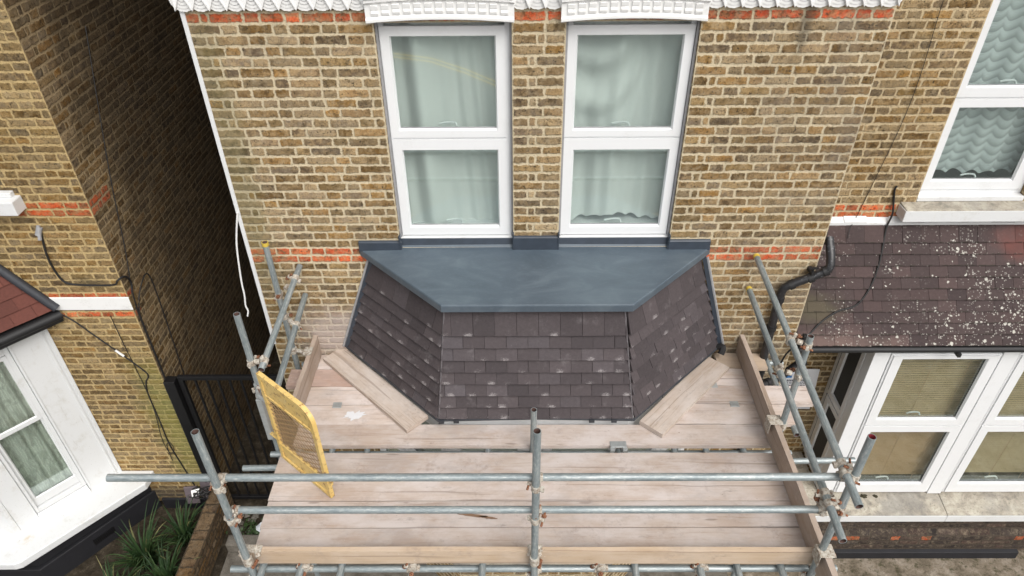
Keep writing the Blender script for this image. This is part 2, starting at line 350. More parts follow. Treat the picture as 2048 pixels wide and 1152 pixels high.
M['redtile'] = tile_mat("terracotta_tile", [(0.0, (.105, .036, .027)), (0.5, (.125, .042, .031)), (1.0, (.15, .052, .037))], False)

# ground materials
g = G("bare_soil"); P = g.pos()
c1 = g.ramp(g.noise(P, 5, 6, .7), [(0.3, (.08, .066, .045)), (0.5, (.20, .165, .125)), (0.7, (.33, .285, .235))])
c1 = g.mix(g.math('MULTIPLY', g.smooth(g.noise(P, 14, 5, .75), 0.5, 0.65), .8), c1, (.05, .05, .025))
c1 = g.mix(g.math('MULTIPLY', g.smooth(g.noise(P, 60, 3), .6, .7), .5), c1, (.03, .025, .018))
g.bump(g.noise(P, 25, 5), 0.8, 0.02); M['soil'] = g.fin(c1, 0.95, spec=.1)
g = G("damp_dark_soil"); P = g.pos()
c1 = g.ramp(g.noise(P, 9, 6, .7), [(0.3, (.016, .013, .009)), (0.55, (.05, .04, .028)), (0.75, (.12, .10, .075))])
g.bump(g.noise(P, 30, 5), 0.9, 0.02); M['darksoil'] = g.fin(c1, 0.95, spec=.1)
g = G("worn_concrete"); P = g.pos()
c1 = g.ramp(g.noise(P, 6, 6, .7), [(0.3, (.085, .075, .06)), (0.5, (.15, .135, .115)), (0.7, (.22, .205, .18))])
c1 = g.mix(g.math('MULTIPLY', g.smooth(g.noise(P, 70, 3), .58, .7), .6), c1, (.04, .035, .03))
g.bump(g.noise(P, 50, 5), 0.6, 0.008); M['concrete'] = g.fin(c1, 0.92, spec=.15)
M['asphalt'] = plain("worn_asphalt", (.10, .10, .10), 0.9, .25, 30)
M['paving'] = plain("paving_slab", (.30, .29, .27), 0.9, .2, 6)
M['yline'] = plain("yellow_road_paint", (.55, .36, .03), 0.7, .15)

# glass : thin pane, clear with a Fresnel reflection
g = G("window_glass")
tr = g.n("ShaderNodeBsdfTransparent", {0: (.95, .985, .97)}); gl = g.n("ShaderNodeBsdfGlossy", {0: (.92, 1, .98), 1: 0.015})
fr = g.math('ADD', 0.15, g.math('MULTIPLY', g.math('POWER', g.n("ShaderNodeLayerWeight", {0: 0.5}).outputs["Facing"], 4.0), 0.8))
ms = g.n("ShaderNodeMixShader", {0: fr, 1: tr.outputs[0], 2: gl.outputs[0]})
g.t.links.new(ms.outputs[0], g.out.inputs[0]); M['glass'] = g.m

def cloth(name, c, pattern=None):
    g = G(name); P = g.pos()
    weave = g.noise(P, 160, 2)
    colr = g.mix(weave, tuple(x * .92 for x in c), tuple(min(1, x * 1.06) for x in c))
    d = g.n("ShaderNodeBsdfDiffuse", {0: colr}); t = g.n("ShaderNodeBsdfTranslucent", {0: colr})
    sh = g.n("ShaderNodeMixShader", {0: 0.25, 1: d.outputs[0], 2: t.outputs[0]}).outputs[0]
    if pattern:
        k = pattern(g)
        tr = g.n("ShaderNodeBsdfTransparent")
        sh = g.n("ShaderNodeMixShader", {0: k, 1: tr.outputs[0], 2: sh}).outputs[0]
    g.t.links.new(sh, g.out.inputs[0]); return g.m
M['curtain'] = cloth("sheer_grey_curtain", (.90, .915, .90))
M['curtain2'] = cloth("sheer_white_curtain", (.92, .93, .92))
def lace(g):
    u, v, _ = g.sep(g.uv())
    # rows of drooping scallops
    ph = g.math('ABSOLUTE', g.math('SINE', g.math('MULTIPLY', u, math.pi / 0.15)))
    u2 = g.math('ADD', g.math('MULTIPLY', u, 1.0), g.math('MULTIPLY', g.noise(g.comb(u, v, 0.0), 5, 2), .05)); ph = g.math('ABSOLUTE', g.math('SINE', g.math('MULTIPLY', u2, math.pi / 0.135)))
    row = g.math('ADD', v, g.math('MULTIPLY', ph, 0.045))
    row = g.math('ADD', row, g.math('MULTIPLY', g.noise(g.pos(), 9, 2), 0.012))
    s = g.math('FRACT', g.math('MULTIPLY', row, 1 / 0.08))
    band = g.smooth(s, 0.05, 0.75)
    thr = g.math('FRACT', g.math('MULTIPLY', row, 1 / 0.0115))
    lines = g.smooth(thr, 0.25, 0.5)
    k = g.math('ADD', 0.48, g.math('MULTIPLY', g.math('MULTIPLY', g.math('ADD', 0.2, g.math('MULTIPLY', band, .8)), g.math('ADD', 0.35, g.math('MULTIPLY', lines, .65))), 0.52))
    return k
M['lace'] = cloth("scalloped_lace", (.84, .88, .89), lace)
def leaflace(g):
    u, v, _ = g.sep(g.uv())
    q = g.comb(g.math('MULTIPLY', u, 16.0), g.math('ADD', g.math('MULTIPLY', v, 7.0), g.math('MULTIPLY', u, 6.0)), 0.0)
    n_ = g.noise(q, 1.0, 3, .6, 0.8)
    w_ = g.n("ShaderNodeTexWave", {"Vector": g.comb(u, v, 0.0), "Scale": 14.0, "Distortion": 4.0, "Detail": 1.0}).outputs["Fac"]
    return g.math('ADD', 0.68, g.math('MULTIPLY', g.math('MULTIPLY', g.smooth(n_, .42, .55), g.math('ADD', .45, g.math('MULTIPLY', w_, .55))), 0.32), clamp=True)
M['leaflace'] = cloth("leaf_lace", (.78, .80, .72), leaflace)
M['blind'] = plain("olive_beige_blind_slat", (.50, .375, .225), 0.6, .12, 5)
M['blindbrown'] = plain("tan_blind_slat", (.50, .32, .18), 0.6, .15, 5)

# yellow gate paint
g = G("yellow_gate_paint"); P = g.pos()
c1 = g.mix(g.noise(P, 7, 4), (.64, .42, .115), (.72, .55, .23))
c1 = g.mix(g.math('MULTIPLY', g.smooth(g.noise(P, 28, 6, .75), 0.53, 0.63), .85), c1, (.22, .085, .025))
c1 = g.mix(g.math('MULTIPLY', g.smooth(g.noise(P, 12, 4), 0.55, 0.75), .5), c1, (.66, .54, .30))
M['yellow'] = g.fin(c1, 0.55)
M['wire'] = plain("rusty_cream_mesh_wire", (.34, .22, .11), 0.7, .6, 40)
g = G("strappy_leaf"); oi = g.attr()
s = g.n("ShaderNodeSeparateColor", {0: oi}).outputs
c1 = g.ramp(s[0], [(0, (.012, .03, .009)), (.5, (.02, .045, .013)), (.88, (.038, .068, .02)), (1, (.19, .17, .075))])
M['leaf'] = g.fin(c1, 0.6, spec=.25)
M['weed'] = plain("weed_leaf", (.035, .07, .018), 0.6, .4, 20)
M['signwhite'] = plain("white_sign", (.62, .63, .66), 0.5, .06)
M['signblue'] = plain("sign_blue", (.03, .16, .42), 0.5, .05)
M['signink'] = plain("sign_ink", (.05, .055, .08), 0.6, .05)
M['stainpaint'] = plain("dried_plaster_splash", (.66, .66, .68), 0.9, .1, 20)

# ---------------------------------------------------------------- geometry helper
def ident(p): return p
class MB:
    def __init__(s): s.v = []; s.f = []; s.uv = []; s.cell = []; s.half = []; s.rnd = []; s.mi = []; s.xf = ident
    def face(s, pts, uv=None, cell=None, half=None, rnd=None, mi=0):
        b = len(s.v); s.v += [tuple(s.xf(p)) for p in pts]; s.f.append(tuple(range(b, b + len(pts)))); n = len(pts)
        s.uv.append(uv or [(0, 0)] * n); s.cell.append(cell or [(0, 0)] * n); s.half.append([half or (0.1, 0.1)] * n); s.rnd.append(rnd or (.5, .5, 0)); s.mi.append(mi)
    def mesh(s, verts, faces, uvs=None, rnd=None, mi=0):
        b = len(s.v); s.v += [tuple(s.xf(p)) for p in verts]
        for i, f in enumerate(faces):
            s.f.append(tuple(b + k for k in f)); n = len(f)
            s.uv.append(uvs[i] if uvs else [(0, 0)] * n); s.cell.append([(0, 0)] * n); s.half.append([(0.1, 0.1)] * n); s.rnd.append(rnd or (.5, .5, 0)); s.mi.append(mi)
    def box(s, x0, x1, y0, y1, z0, z1, along='x', mi=0, rnd=None):
        v = [(x0, y0, z0), (x1, y0, z0), (x1, y1, z0), (x0, y1, z0), (x0, y0, z1), (x1, y0, z1), (x1, y1, z1), (x0, y1, z1)]
        f = [(0, 3, 2, 1), (4, 5, 6, 7), (0, 1, 5, 4), (1, 2, 6, 5), (2, 3, 7, 6), (3, 0, 4, 7)]
        def uvf(p):
            return (p[0], p[1] + p[2]) if along == 'x' else (p[1], p[0] + p[2]) if along == 'y' else (p[2], p[0] + p[1])
        s.mesh(v, f, [[uvf(v[k]) for k in q] for q in f], rnd, mi)
    def prism(s, poly, z0, z1, mi=0):
        """poly (x,y) counter-clockwise seen from above"""
        n = len(poly); v = [(x, y, z0) for x, y in poly] + [(x, y, z1) for x, y in poly]
        f = [tuple(reversed(range(n))), tuple(range(n, 2 * n))] + [(i, (i + 1) % n, n + (i + 1) % n, n + i) for i in range(n)]
        s.mesh(v, f, [[(v[k][0], v[k][1]) for k in q] for q in f], None, mi)
    def slab(s, top, bot, mi=0):
        """two matching loops of 3-D points, top counter-clockwise seen from outside"""
        n = len(top); v = list(bot) + list(top)
        f = [tuple(reversed(range(n))), tuple(range(n, 2 * n))] + [(i, (i + 1) % n, n + (i + 1) % n, n + i) for i in range(n)]
        s.mesh(v, f, [[(v[k][0], v[k][1]) for k in q] for q in f], None, mi)
    def tube(s, a, b, r, n=14, hollow=False, caps=True, mi=0, mi_in=1):
        a, b = Vector(a), Vector(b); d = (b - a); L = d.length; d.normalize()
        u = d.orthogonal().normalized(); w_ = d.cross(u)
        def ring(c, rr): return [c + (u * math.cos(2 * math.pi * i / n) + w_ * math.sin(2 * math.pi * i / n)) * rr for i in range(n)]
        vs = ring(a, r) + ring(b, r); fs = []; uvs = []
        for i in range(n):
            j = (i + 1) % n; fs.append((i, j, n + j, n + i)); uvs.append([(0, i / n), (0, (i + 1) / n), (L, (i + 1) / n), (L, i / n)])
        if hollow:
            s.mesh(vs, fs, uvs, None, mi)
            ri = r * 0.84; dep = min(0.12, L * .4)
            for c, sg in ((a, 1), (b, -1)):
                o, i1, i2 = ring(c, r), ring(c, ri), ring(c + d * sg * dep, ri)
                v2 = o + i1 + i2; f2 = []
                for i in range(n):
                    j = (i + 1) % n
                    q = (i, n + i, n + j, j); 
                    f2.append(q if sg > 0 else tuple(reversed(q)))
                s.mesh(v2, f2, None, None, mi)
                f3 = []
                for i in range(n):
                    j = (i + 1) % n; q = (n + i, 2 * n + i, 2 * n + j, n + j); f3.append(q if sg > 0 else tuple(reversed(q)))
                f3.append(tuple(2 * n + i for i in range(n)))
                s.mesh(v2, f3, None, None, mi_in)
        else:
            if caps: fs += [tuple(reversed(range(n))), tuple(range(n, 2 * n))]; uvs += [[(0, 0)] * n, [(L, 0)] * n]
            s.mesh(vs, fs, uvs, None, mi)
    def path(s, pts, r, n=8, mi=0, smooth=3, rnd=None):
        P = [Vector(p) for p in pts]
        if smooth > 1 and len(P) > 2:
            Q = []
            for i in range(len(P) - 1):
                p0, p1, p2, p3 = P[max(i - 1, 0)], P[i], P[i + 1], P[min(i + 2, len(P) - 1)]
                for k in range(smooth):
                    t = k / smooth
                    Q.append(0.5 * ((2 * p1) + (p2 - p0) * t + (2 * p0 - 5 * p1 + 4 * p2 - p3) * t * t + (3 * p1 - p0 - 3 * p2 + p3) * t ** 3))
            Q.append(P[-1]); P = Q
        vs, fs, uvs = [], [], []; u = None; L = 0
        for i, p in enumerate(P):
            d = (P[min(i + 1, len(P) - 1)] - P[max(i - 1, 0)]).normalized()
            if u is None: u = d.orthogonal().normalized()
            u = (u - d * u.dot(d)).normalized(); w_ = d.cross(u)
            vs += [p + (u * math.cos(2 * math.pi * k / n) + w_ * math.sin(2 * math.pi * k / n)) * r for k in range(n)]
            if i:
                l2 = L + (P[i] - P[i - 1]).length
                for k in range(n):
                    j = (k + 1) % n; fs.append(((i - 1) * n + k, (i - 1) * n + j, i * n + j, i * n + k)); uvs.append([(L, k / n), (L, (k + 1) / n), (l2, (k + 1) / n), (l2, k / n)])
                L = l2
        m_ = len(P) - 1
        fs += [tuple(reversed(range(n))), tuple(m_ * n + k for k in range(n))]; uvs += [[(0, 0)] * n] * 2
        s.mesh(vs, fs, uvs, rnd, mi)
    def build(s, name, mats, parent=None, smooth=False, bevel=0.0, origin=None, bsegs=2):
        if not isinstance(mats, (list, tuple)): mats = [mats]
        if parent is not None:
            o = Vector((0, 0, 0)); p = parent
            while p: o += p.location; p = p.parent
        else:
            xs, ys, zs = zip(*s.v)
            o = Vector(origin) if origin else Vector(((min(xs) + max(xs)) / 2, (min(ys) + max(ys)) / 2, min(zs)))
        me = bpy.data.meshes.new(name); me.from_pydata([(x - o.x, y - o.y, z - o.z) for x, y, z in s.v], [], s.f)
        for m in mats: me.materials.append(m)
        me.polygons.foreach_set("material_index", s.mi)
        for nm, dat in (("UVMap", s.uv), ("cell", s.cell), ("half", s.half)):
            l = me.uv_layers.new(name=nm); l.data.foreach_set("uv", [c for f in dat for p in f for c in p])
        ca = me.color_attributes.new("rnd", 'FLOAT_COLOR', 'CORNER')
        ca.data.foreach_set("color", [c for f, r in zip(s.f, s.rnd) for _ in f for c in (r[0], r[1], r[2], 1.0)])
        if smooth:
            me.shade_smooth(); me.set_sharp_from_angle(angle=R_(38))
        me.validate(); me.update()
        ob = bpy.data.objects.new(name, me); col.objects.link(ob)
        if parent is not None: ob.parent = parent
        else: ob.location = o
        if bevel:
            b = ob.modifiers.new("bevel", 'BEVEL'); b.width = bevel; b.segments = bsegs; b.limit_method = 'ANGLE'; b.angle_limit = R_(40)
        return ob

def frame(O, X, N):
    """local (s along X, n along outward N, z up) -> world"""
    O, X, N = Vector(O), Vector(X).normalized(), Vector(N).normalized()
    return lambda p: O + X * p[0] + N * p[1] + Vector((0, 0, 1)) * p[2]

def tag(o, label, cat, group=None, kind=None):
    if label: o["label"] = label
    if cat: o["category"] = cat
    if group: o["group"] = group
    if kind: o["kind"] = kind
    return o
def thing(name, loc, label, cat, group=None):
    o = bpy.data.objects.new(name, None); o.empty_display_size = .2; col.objects.link(o); o.location = loc
    return tag(o, label, cat, group)

# ---------------------------------------------------------------- brickwork: one quad per brick, Flemish bond
def bricks(mb, z0, z1, x0, x1, openings=(), red=(), dark=(), redp=1.0, zbase=None, course=0.075, pt=None, seed=1, n=0.0, jit=1.0):
    """pt(x,z) -> local point"""
    rg = random.Random(seed); zbase = z0 if zbase is None else zbase
    pt = pt or (lambda x, z: (x, n, z))
    k0 = int(math.floor((z0 - zbase) / course + 1e-6)); k1 = int(math.ceil((z1 - zbase) / course - 1e-6))
    for k in range(k0, k1):
        a, b = max(z0, zbase + k * course), min(z1, zbase + (k + 1) * course)
        if b - a < 0.004: continue
        zm = (a + b) / 2; iv = [(x0, x1)]
        for (ox0, ox1, oz0, oz1) in openings:
            if oz0 < zm < oz1:
                nv = []
                for (p, q) in iv:
                    if ox1 <= p or ox0 >= q: nv.append((p, q)); continue
                    if ox0 > p: nv.append((p, ox0))
                    if ox1 < q: nv.append((ox1, q))
                iv = nv
        for (p, q) in iv:
            L = [0.225, 0.1125]; seq = []; x = p; i = k % 2
            if i: seq.append(0.1125); seq.append(0.056); i = 0
            else: seq.append(0.225); i = 1
            ed = [p]
            while x < q - 1e-6:
                if seq: ln = seq.pop(0)
                else: ln = L[i]; i = 1 - i
                if rg.random() < 0.05: ln = 0.17
                ln += rg.uniform(-.006, .006) * jit
                x2 = x + ln
                if q - x2 < 0.05: x2 = q
                ed.append(x2); x = x2
            rows = k
            for e0, e1 in zip(ed[:-1], ed[1:]):
                kd = 0.0
                if rows in red: kd = 0.5 if rg.random() < redp else 1.0
                if rows in dark: kd = 1.0
                cx, cz = (e0 + e1) / 2, zbase + (k + .5) * course
                hl, hh = (e1 - e0) / 2 - 0.0068, course / 2 - 0.0088
                dz = rg.uniform(-.0018, .0018) * jit
                P = [(e0, a), (e1, a), (e1, b), (e0, b)]
                mb.face([pt(*p_) for p_ in P], [p_ for p_ in P], [(p_[0] - cx, p_[1] - cz + dz) for p_ in P], (hl + rg.uniform(-.002, .001), hh + rg.uniform(-.0015, .001)), (rg.random(), rg.random(), kd))

def arc(n0, n1, n): return [n0 + (n1 - n0) * i / n for i in range(n + 1)]

# ================================================================ THE SETTING
def sheet(name, x0, x1, y0, y1, z, mat, kind='structure', sub=1):
    mb = MB(); mb.face([(x0, y0, z), (x1, y0, z), (x1, y1, z), (x0, y1, z)])
    o = mb.build(name, mat); o["kind"] = kind; return o
sheet("ground", -90, 90, -120, 60, -0.05, M['darksoil'])
sheet("front_garden_soil", 2.3, 9.0, -3.2, 0.6, 0.004, M['soil'])
sheet("garden_bed", -7.4, -3.4, -2.6, 0.6, 0.0, M['darksoil'])
sheet("path", -3.3, 2.3, -3.2, -0.16, 0.0, M['concrete'])
sheet("alley_ground", -3.7, -2.2, -0.16, 12.0, -0.004, M['darksoil'])
sheet("pavement", -60, 60, -6.2, -3.2, -0.002, M['paving'])
sheet("road", -60, 60, -40, -6.2, -0.035, M['asphalt'])
mb = MB()                                                     # double yellow line round the street corner opposite
ln = [(-9.0, -16.2), (-5.6, -16.3), (-3.74, -16.03), (-2.53, -15.58), (-1.45, -14.64), (-.58, -13.68), (0.0, -12.6)]
for o in (0.0, 0.28):
    for (a, b) in zip(ln[:-1], ln[1:]):
        mb.face([(a[0], a[1] - o, -.03), (a[0], a[1] - o - .13, -.03), (b[0], b[1] - o - .13, -.03), (b[0], b[1] - o, -.03)][::-1])
o = mb.build("yellow_line", M['yline']); o["kind"] = 'structure'

# ---------------------------------------------------------------- windows
def loop(mb, o, i, nf, nb, ni, mi=0):
    """mitred frame: outer rect o, inner rect i (s0,s1,z0,z1); front at nf, outer sides back to nb, inner splay back to ni"""
    O = [(o[0], o[2]), (o[1], o[2]), (o[1], o[3]), (o[0], o[3])]; I = [(i[0], i[2]), (i[1], i[2]), (i[1], i[3]), (i[0], i[3])]
    e = 0.010
    I2 = [(I[0][0] + e, I[0][1] + e), (I[1][0] - e, I[1][1] + e), (I[2][0] - e, I[2][1] - e), (I[3][0] + e, I[3][1] - e)]
    for k in range(4):
        j = (k + 1) % 4
        mb.mesh([(O[k][0], nf, O[k][1]), (O[j][0], nf, O[j][1]), (I[j][0], nf, I[j][1]), (I[k][0], nf, I[k][1]),
                 (O[k][0], nb, O[k][1]), (O[j][0], nb, O[j][1]), (I2[j][0], ni, I2[j][1]), (I2[k][0], ni, I2[k][1])],
                [(0, 1, 2, 3), (4, 5, 1, 0), (3, 2, 6, 7)], None, None, mi)

def window(house, xf, outer, lights, depth=0.07, nf=0.0, mat=None, name="window", handles=True, glass_n=-0.035, sashes=True):
    """outer rect of the fixed frame; lights = list of (sash_outer_rect, glass_rect). xf local: s right, n outward, z up"""
    mat = mat or M['upvc']
    mb = MB(); mb.xf = xf
    s0, s1, z0, z1 = outer; fw = 0.045
    mb.box(s0, s0 + fw, nf - depth, nf - .012, z0, z1); mb.box(s1 - fw, s1, nf - depth, nf - .012, z0, z1)
    mb.box(s0 + fw, s1 - fw, nf - depth, nf - .012, z0, z0 + fw); mb.box(s0 + fw, s1 - fw, nf - depth, nf - .012, z1 - fw, z1)
    for (a, b) in zip(lights[:-1], lights[1:]):                # transoms between stacked lights
        zt = (a[0][2] + b[0][3]) / 2
        mb.box(s0 + fw, s1 - fw, nf - depth, nf - .014, zt - .022, zt + .022)
    win = mb.build(name, mat, house, bevel=0.004)
    for (so, gl) in lights:
        mb = MB(); mb.xf = xf; loop(mb, so, gl, nf, nf - .03, nf + glass_n + .012); mb.build("sash", mat, win)
        mb = MB(); mb.xf = xf; mb.box(gl[0], gl[1], nf + glass_n, nf + glass_n + .006, gl[2], gl[3]); mb.build("pane", M['glass'], win)
        if handles:
            cx = (gl[0] + gl[1]) / 2; mb = MB(); mb.xf = xf; zz = gl[2] + .035; nn = nf + glass_n - .03
            mb.path([(cx - .075, nn - .004, zz - .012), (cx - .03, nn - .010, zz - .004), (cx + .03, nn - .012, zz - .003), (cx + .052, nn - .008, zz - .012), (cx + .058, nn + .004, zz - .03)], .0085, 8)
            mb.build("handle", M['handle'], win, smooth=True)
        # black glazing gasket line
        mb = MB(); mb.xf = xf; e = .010
        mb.box(gl[0] + e, gl[1] - e, nf + glass_n + .0065, nf + glass_n + .0115, gl[2] + e, gl[2] + e + .008)
        mb.build("gasket", M['seal'], win)
    return win

def room(house, x0, x1, y0, y1, z0, z1, mt='dark'):
    mb = MB(); v = [(x0, y0, z0), (x1, y0, z0), (x1, y1, z0), (x0, y1, z0), (x0, y0, z1), (x1, y0, z1), (x1, y1, z1), (x0, y1, z1)]
    mb.mesh(v, [(0, 1, 2, 3), (7, 6, 5, 4), (2, 6, 7, 3), (1, 5, 6, 2), (3, 7, 4, 0)])
    mb.build("room", M[mt], house)

def drape(name, xf, s0, s1, z0, z1, fn, mat, label, cat="curtain", group=None, nx=90, nz=40, hem=None):
    mb = MB(); mb.xf = xf; vs = []; uv = {}
    for j in range(nz + 1):
        for i in range(nx + 1):
            u, v = i / nx, j / nz; s = s0 + (s1 - s0) * u
            zb = z0 + (hem(s) if hem else 0.0); z = zb + (z1 - zb) * v
            ds, dn = fn(u, v); vs.append((s + ds, dn, z)); uv[len(vs) - 1] = (s, z)
    fs = [(j * (nx + 1) + i, j * (nx + 1) + i + 1, (j + 1) * (nx + 1) + i + 1, (j + 1) * (nx + 1) + i) for j in range(nz) for i in range(nx)]
    mb.mesh(vs, fs, [[uv[k] for k in f] for f in fs])
    o = mb.build(name, mat, smooth=True); return tag(o, label, cat, group)

# ================================================================ THE HOUSE WITH THE SCAFFOLD
house = thing("brick_house", (0.15, 5, 0), "yellow stock brick house in the middle, two white windows above a blue-grey bay roof", "house", "brick houses in the street")
WL = (-.955, -.03, 4.0065, 5.84); WR = (.335, 1.235, 4.0065, 5.84)
mb = MB()
bricks(mb, 0.0315, 10.6, -2.21, 2.5, [WL, WR], red={51, 52, 77}, zbase=.0315, seed=3, pt=lambda x, z: (x, 0.0, z))
for (ox0, ox1, oz0, oz1) in (WL, WR):                          # brick reveals
    bricks(mb, 4.0065, 5.8065, 0.0, 0.13, zbase=.0315, seed=5, pt=lambda d, z, X=ox0: (X, d, z))
    bricks(mb, 4.0065, 5.8065, 0.0, 0.13, zbase=.0315, seed=6, pt=lambda d, z, X=ox1: (X, .13 - d, z))
mb.build("front_wall", M['brick'], house)
mb = MB(); bricks(mb, 0.0315, 10.6, 0.0, .58, zbase=.0315, seed=8, pt=lambda d, z: (2.5, d, z))
bricks(mb, 0.0315, 10.6, 0.0, 12.0, zbase=.0315, seed=9, pt=lambda d, z: (-2.21, 12 - d, z), red={51, 52})
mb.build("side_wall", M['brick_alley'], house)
mb = MB(); mb.box(-2.4, 2.49, -.3, 12.2, 10.6, 10.75); mb.box(-2.2, 2.49, 11.9, 12.0, 0, 10.6); mb.build("roof", M['roofslate'], house)
mb = MB(); mb.box(-2.225, -2.194, -.010, .06, 2.96, 5.905); mb.build("corner_strip", M['paint'], house, bevel=.003)

# frieze : inverted triangles and scalloped fans
mb = MB(); ZB = 5.905
segs = [(-2.235, -.985), (-.02, .30), (1.25, 2.49)]
for (a, b) in segs:
    mb.box(a, b, -.018, .0, ZB, ZB + .5)
    n = max(2, round((b - a) / .1165)); p = (b - a) / n
    for i in range(n + 1):
        cx = a + i * p
        # inverted triangle, proud
        l, r = max(a, cx - p * .5), min(b, cx + p * .5)
        tri = [(l, ZB + .115), (cx if a < cx < b else (a if cx <= a else b), ZB - .004), (r, ZB + .115)]
        if r - l > .02:
            def pr_(t, y0, y1):
                c = ((t[0][0] + t[1][0] + t[2][0]) / 3, (t[0][1] + t[1][1] + t[2][1]) / 3)
                ins = [(c[0] + (q[0] - c[0]) * .72, c[1] + (q[1] - c[1]) * .72) for q in t]
                ins2 = [(c[0] + (q[0] - c[0]) * .5, c[1] + (q[1] - c[1]) * .5) for q in t]
                lev = [[(q[0], y1, q[1]) for q in t], [(q[0], y0, q[1]) for q in t], [(q[0], y0, q[1]) for q in ins], [(q[0], y0 + .005, q[1]) for q in ins], [(q[0], y0 + .005, q[1]) for q in ins2]]
                for A, B in zip(lev[:-1], lev[1:]):
                    for k in range(3):
                        j = (k + 1) % 3; mb.face([A[k], A[j], B[j], B[k]])
                mb.face(lev[-1])
            pr_(tri, -.048, -.018)
        if i < n:                                             # fan with a scalloped, pierced rim and concentric ribs
            fx, fz = cx + p / 2, ZB + .075; N = 22
            for (r0, r1, y) in ((.0, .022, -.032), (.022, .027, -.028), (.027, .044, -.032), (.044, .049, -.028), (.049, .066, -.032), (.066, .084, -.028)):
                for k in range(N):
                    a0, a1 = math.pi + math.pi * k / N, math.pi + math.pi * (k + 1) / N
                    sc0 = 1 + (.05 * abs(math.sin(7.5 * a0)) if r1 > .08 else 0); sc1 = 1 + (.05 * abs(math.sin(7.5 * a1)) if r1 > .08 else 0)
                    q = [(fx + r0 * math.cos(a0), fz + r0 * math.sin(a0)), (fx + r0 * math.cos(a1), fz + r0 * math.sin(a1)),
                         (fx + r1 * sc1 * math.cos(a1), fz + r1 * sc1 * math.sin(a1)), (fx + r1 * sc0 * math.cos(a0), fz + r1 * sc0 * math.sin(a0))]
                    mb.face([(x, y, z) for x, z in q][::-1])
                    mb.face([(q[3][0], y, q[3][1]), (q[2][0], y, q[2][1]), (q[2][0], y + .014, q[2][1]), (q[3][0], y + .014, q[3][1])][::-1])
mb.build("frieze", M['frieze'], house)

def hood(x0, x1):
    mb = MB(); n = 26; cx, hw = (x0 + x1) / 2, (x1 - x0) / 2
    def zc(x): return 5.818 + .022 * (1 - ((x - cx) / hw) ** 2)
    prof = [(.0, .0), (-.06, .0), (-.068, .006), (-.068, .022), (-.060, .030), (-.056, .036), (-.056, .118), (-.062, .124), (-.074, .132), (-.074, .142), (-.064, .150), (-.086, .160), (-.086, .26), (.0, .27)]
    for i in range(n):
        xa, xb = x0 + (x1 - x0) * i / n, x0 + (x1 - x0) * (i + 1) / n
        for (p, q) in zip(prof[:-1], prof[1:]):
            mb.face([(xa, p[0], zc(xa) + p[1]), (xa, q[0], zc(xa) + q[1]), (xb, q[0], zc(xb) + q[1]), (xb, p[0], zc(xb) + p[1])])
    for X, rv in ((x0, False), (x1, True)):
        P = [(X, p[0], zc(X) + p[1]) for p in prof]; mb.face(P if rv else P[::-1])
    nd = 13
    for k in range(nd):                                       # dentil rolls
        x = x0 + .03 + (x1 - x0 - .06) * (k + .5) / nd; z = zc(x) + .042; hw_ = .0235
        pr = [(-.056, 0.0), (-.063, .004), (-.067, .018), (-.064, .030), (-.061, .036), (-.064, .042), (-.068, .066), (-.056, .072)]
        for p, q in zip(pr[:-1], pr[1:]): mb.face([(x - hw_, p[0], z + p[1]), (x - hw_, q[0], z + q[1]), (x + hw_, q[0], z + q[1]), (x + hw_, p[0], z + p[1])])
        mb.face([(x - hw_, p[0], z + p[1]) for p in pr][::-1]); mb.face([(x + hw_, p[0], z + p[1]) for p in pr])
    mb.build("hood_mould", M['frieze'], house)
hood(-.99, -.012); hood(.296, 1.256)

xf = frame((0, .05, 0), (1, 0, 0), (0, -1, 0))
window(house, xf, (-.948, -.038, 4.085, 5.83), [((-.932, -.078, 4.953, 5.768), (-.870, -.140, 5.008, 5.702)), ((-.932, -.078, 4.095, 4.938), (-.866, -.138, 4.165, 4.852))])
window(house, xf, (.343, 1.226, 4.085, 5.83), [((.352, 1.214, 4.953, 5.768), (.414, 1.150, 5.003, 5.702)), ((.352, 1.214, 4.095, 4.938), (.424, 1.152, 4.163, 4.848))])
for a, b in ((-.955, -.03), (.335, 1.235)):
    mb = MB(); mb.box(a + .002, b - .002, .03, .13, 4.02, 4.084); mb.build("sub_sill", M['paint'], house, bevel=.004)
    mb = MB(); mb.box(a, b, .131, .42, 4.09, 4.125); mb.build("added_window_board", M['paint'], house, bevel=.004)  # inner white board added to brighten the strip below the curtain hem
    for q0, q1 in ((a + .001, a + .016), (b - .016, b - .001)):
        mb = MB(); mb.box(q0, q1, .028, .06, 4.09, 5.82); mb.build("mastic_seal", M['seal'], house)
room(house, -1.2, .1, .132, 2.2, 3.9, 5.95); room(house, .12, 1.5, .132, 2.2, 3.9, 5.95)
xc = frame((0, .20, 0), (1, 0, 0), (0, -1, 0))
def foldL(u, v):
    lean = .10 * (u - .45) * (1 - v)
    q = u + .05 * v
    n = .046 * math.sin(q * 18 + 2.2 * math.sin(q * 5)) * (.45 + .55 * math.sin(q * 4.4) ** 2) + .012 * math.sin(q * 41 + 2.0 * v + 2 * math.sin(q * 9)) + .03 * math.sin(q * 6.0 - 1.4 * v)
    return lean, n
drape("curtain", xc, -.95, -.03, 4.10, 5.85, foldL, M['curtain'], "grey-green sheer curtain in long straight folds behind the left upstairs window", group="curtains at the upstairs windows")
def foldR(u, v):
    n = 0.050 * math.sin(u * 15 + 1.8 * math.sin(u * 4.5)) * (.5 + .5 * math.cos(u * 6) ** 2) + .010 * math.sin(u * 43 + 1)
    if v > .42:                                               # swags sagging from the top corners
        w_ = min(1.0, (v - .42) / .22) * max(0.0, 1 - abs(u - .28) * 2.6)
        d = (1 - v) + .9 * (1 - ((u - .28) / .34) ** 2) * -.18
        n = n * (1 - .8 * w_) + w_ * .045 * math.sin(d * 30)
    return 0, n
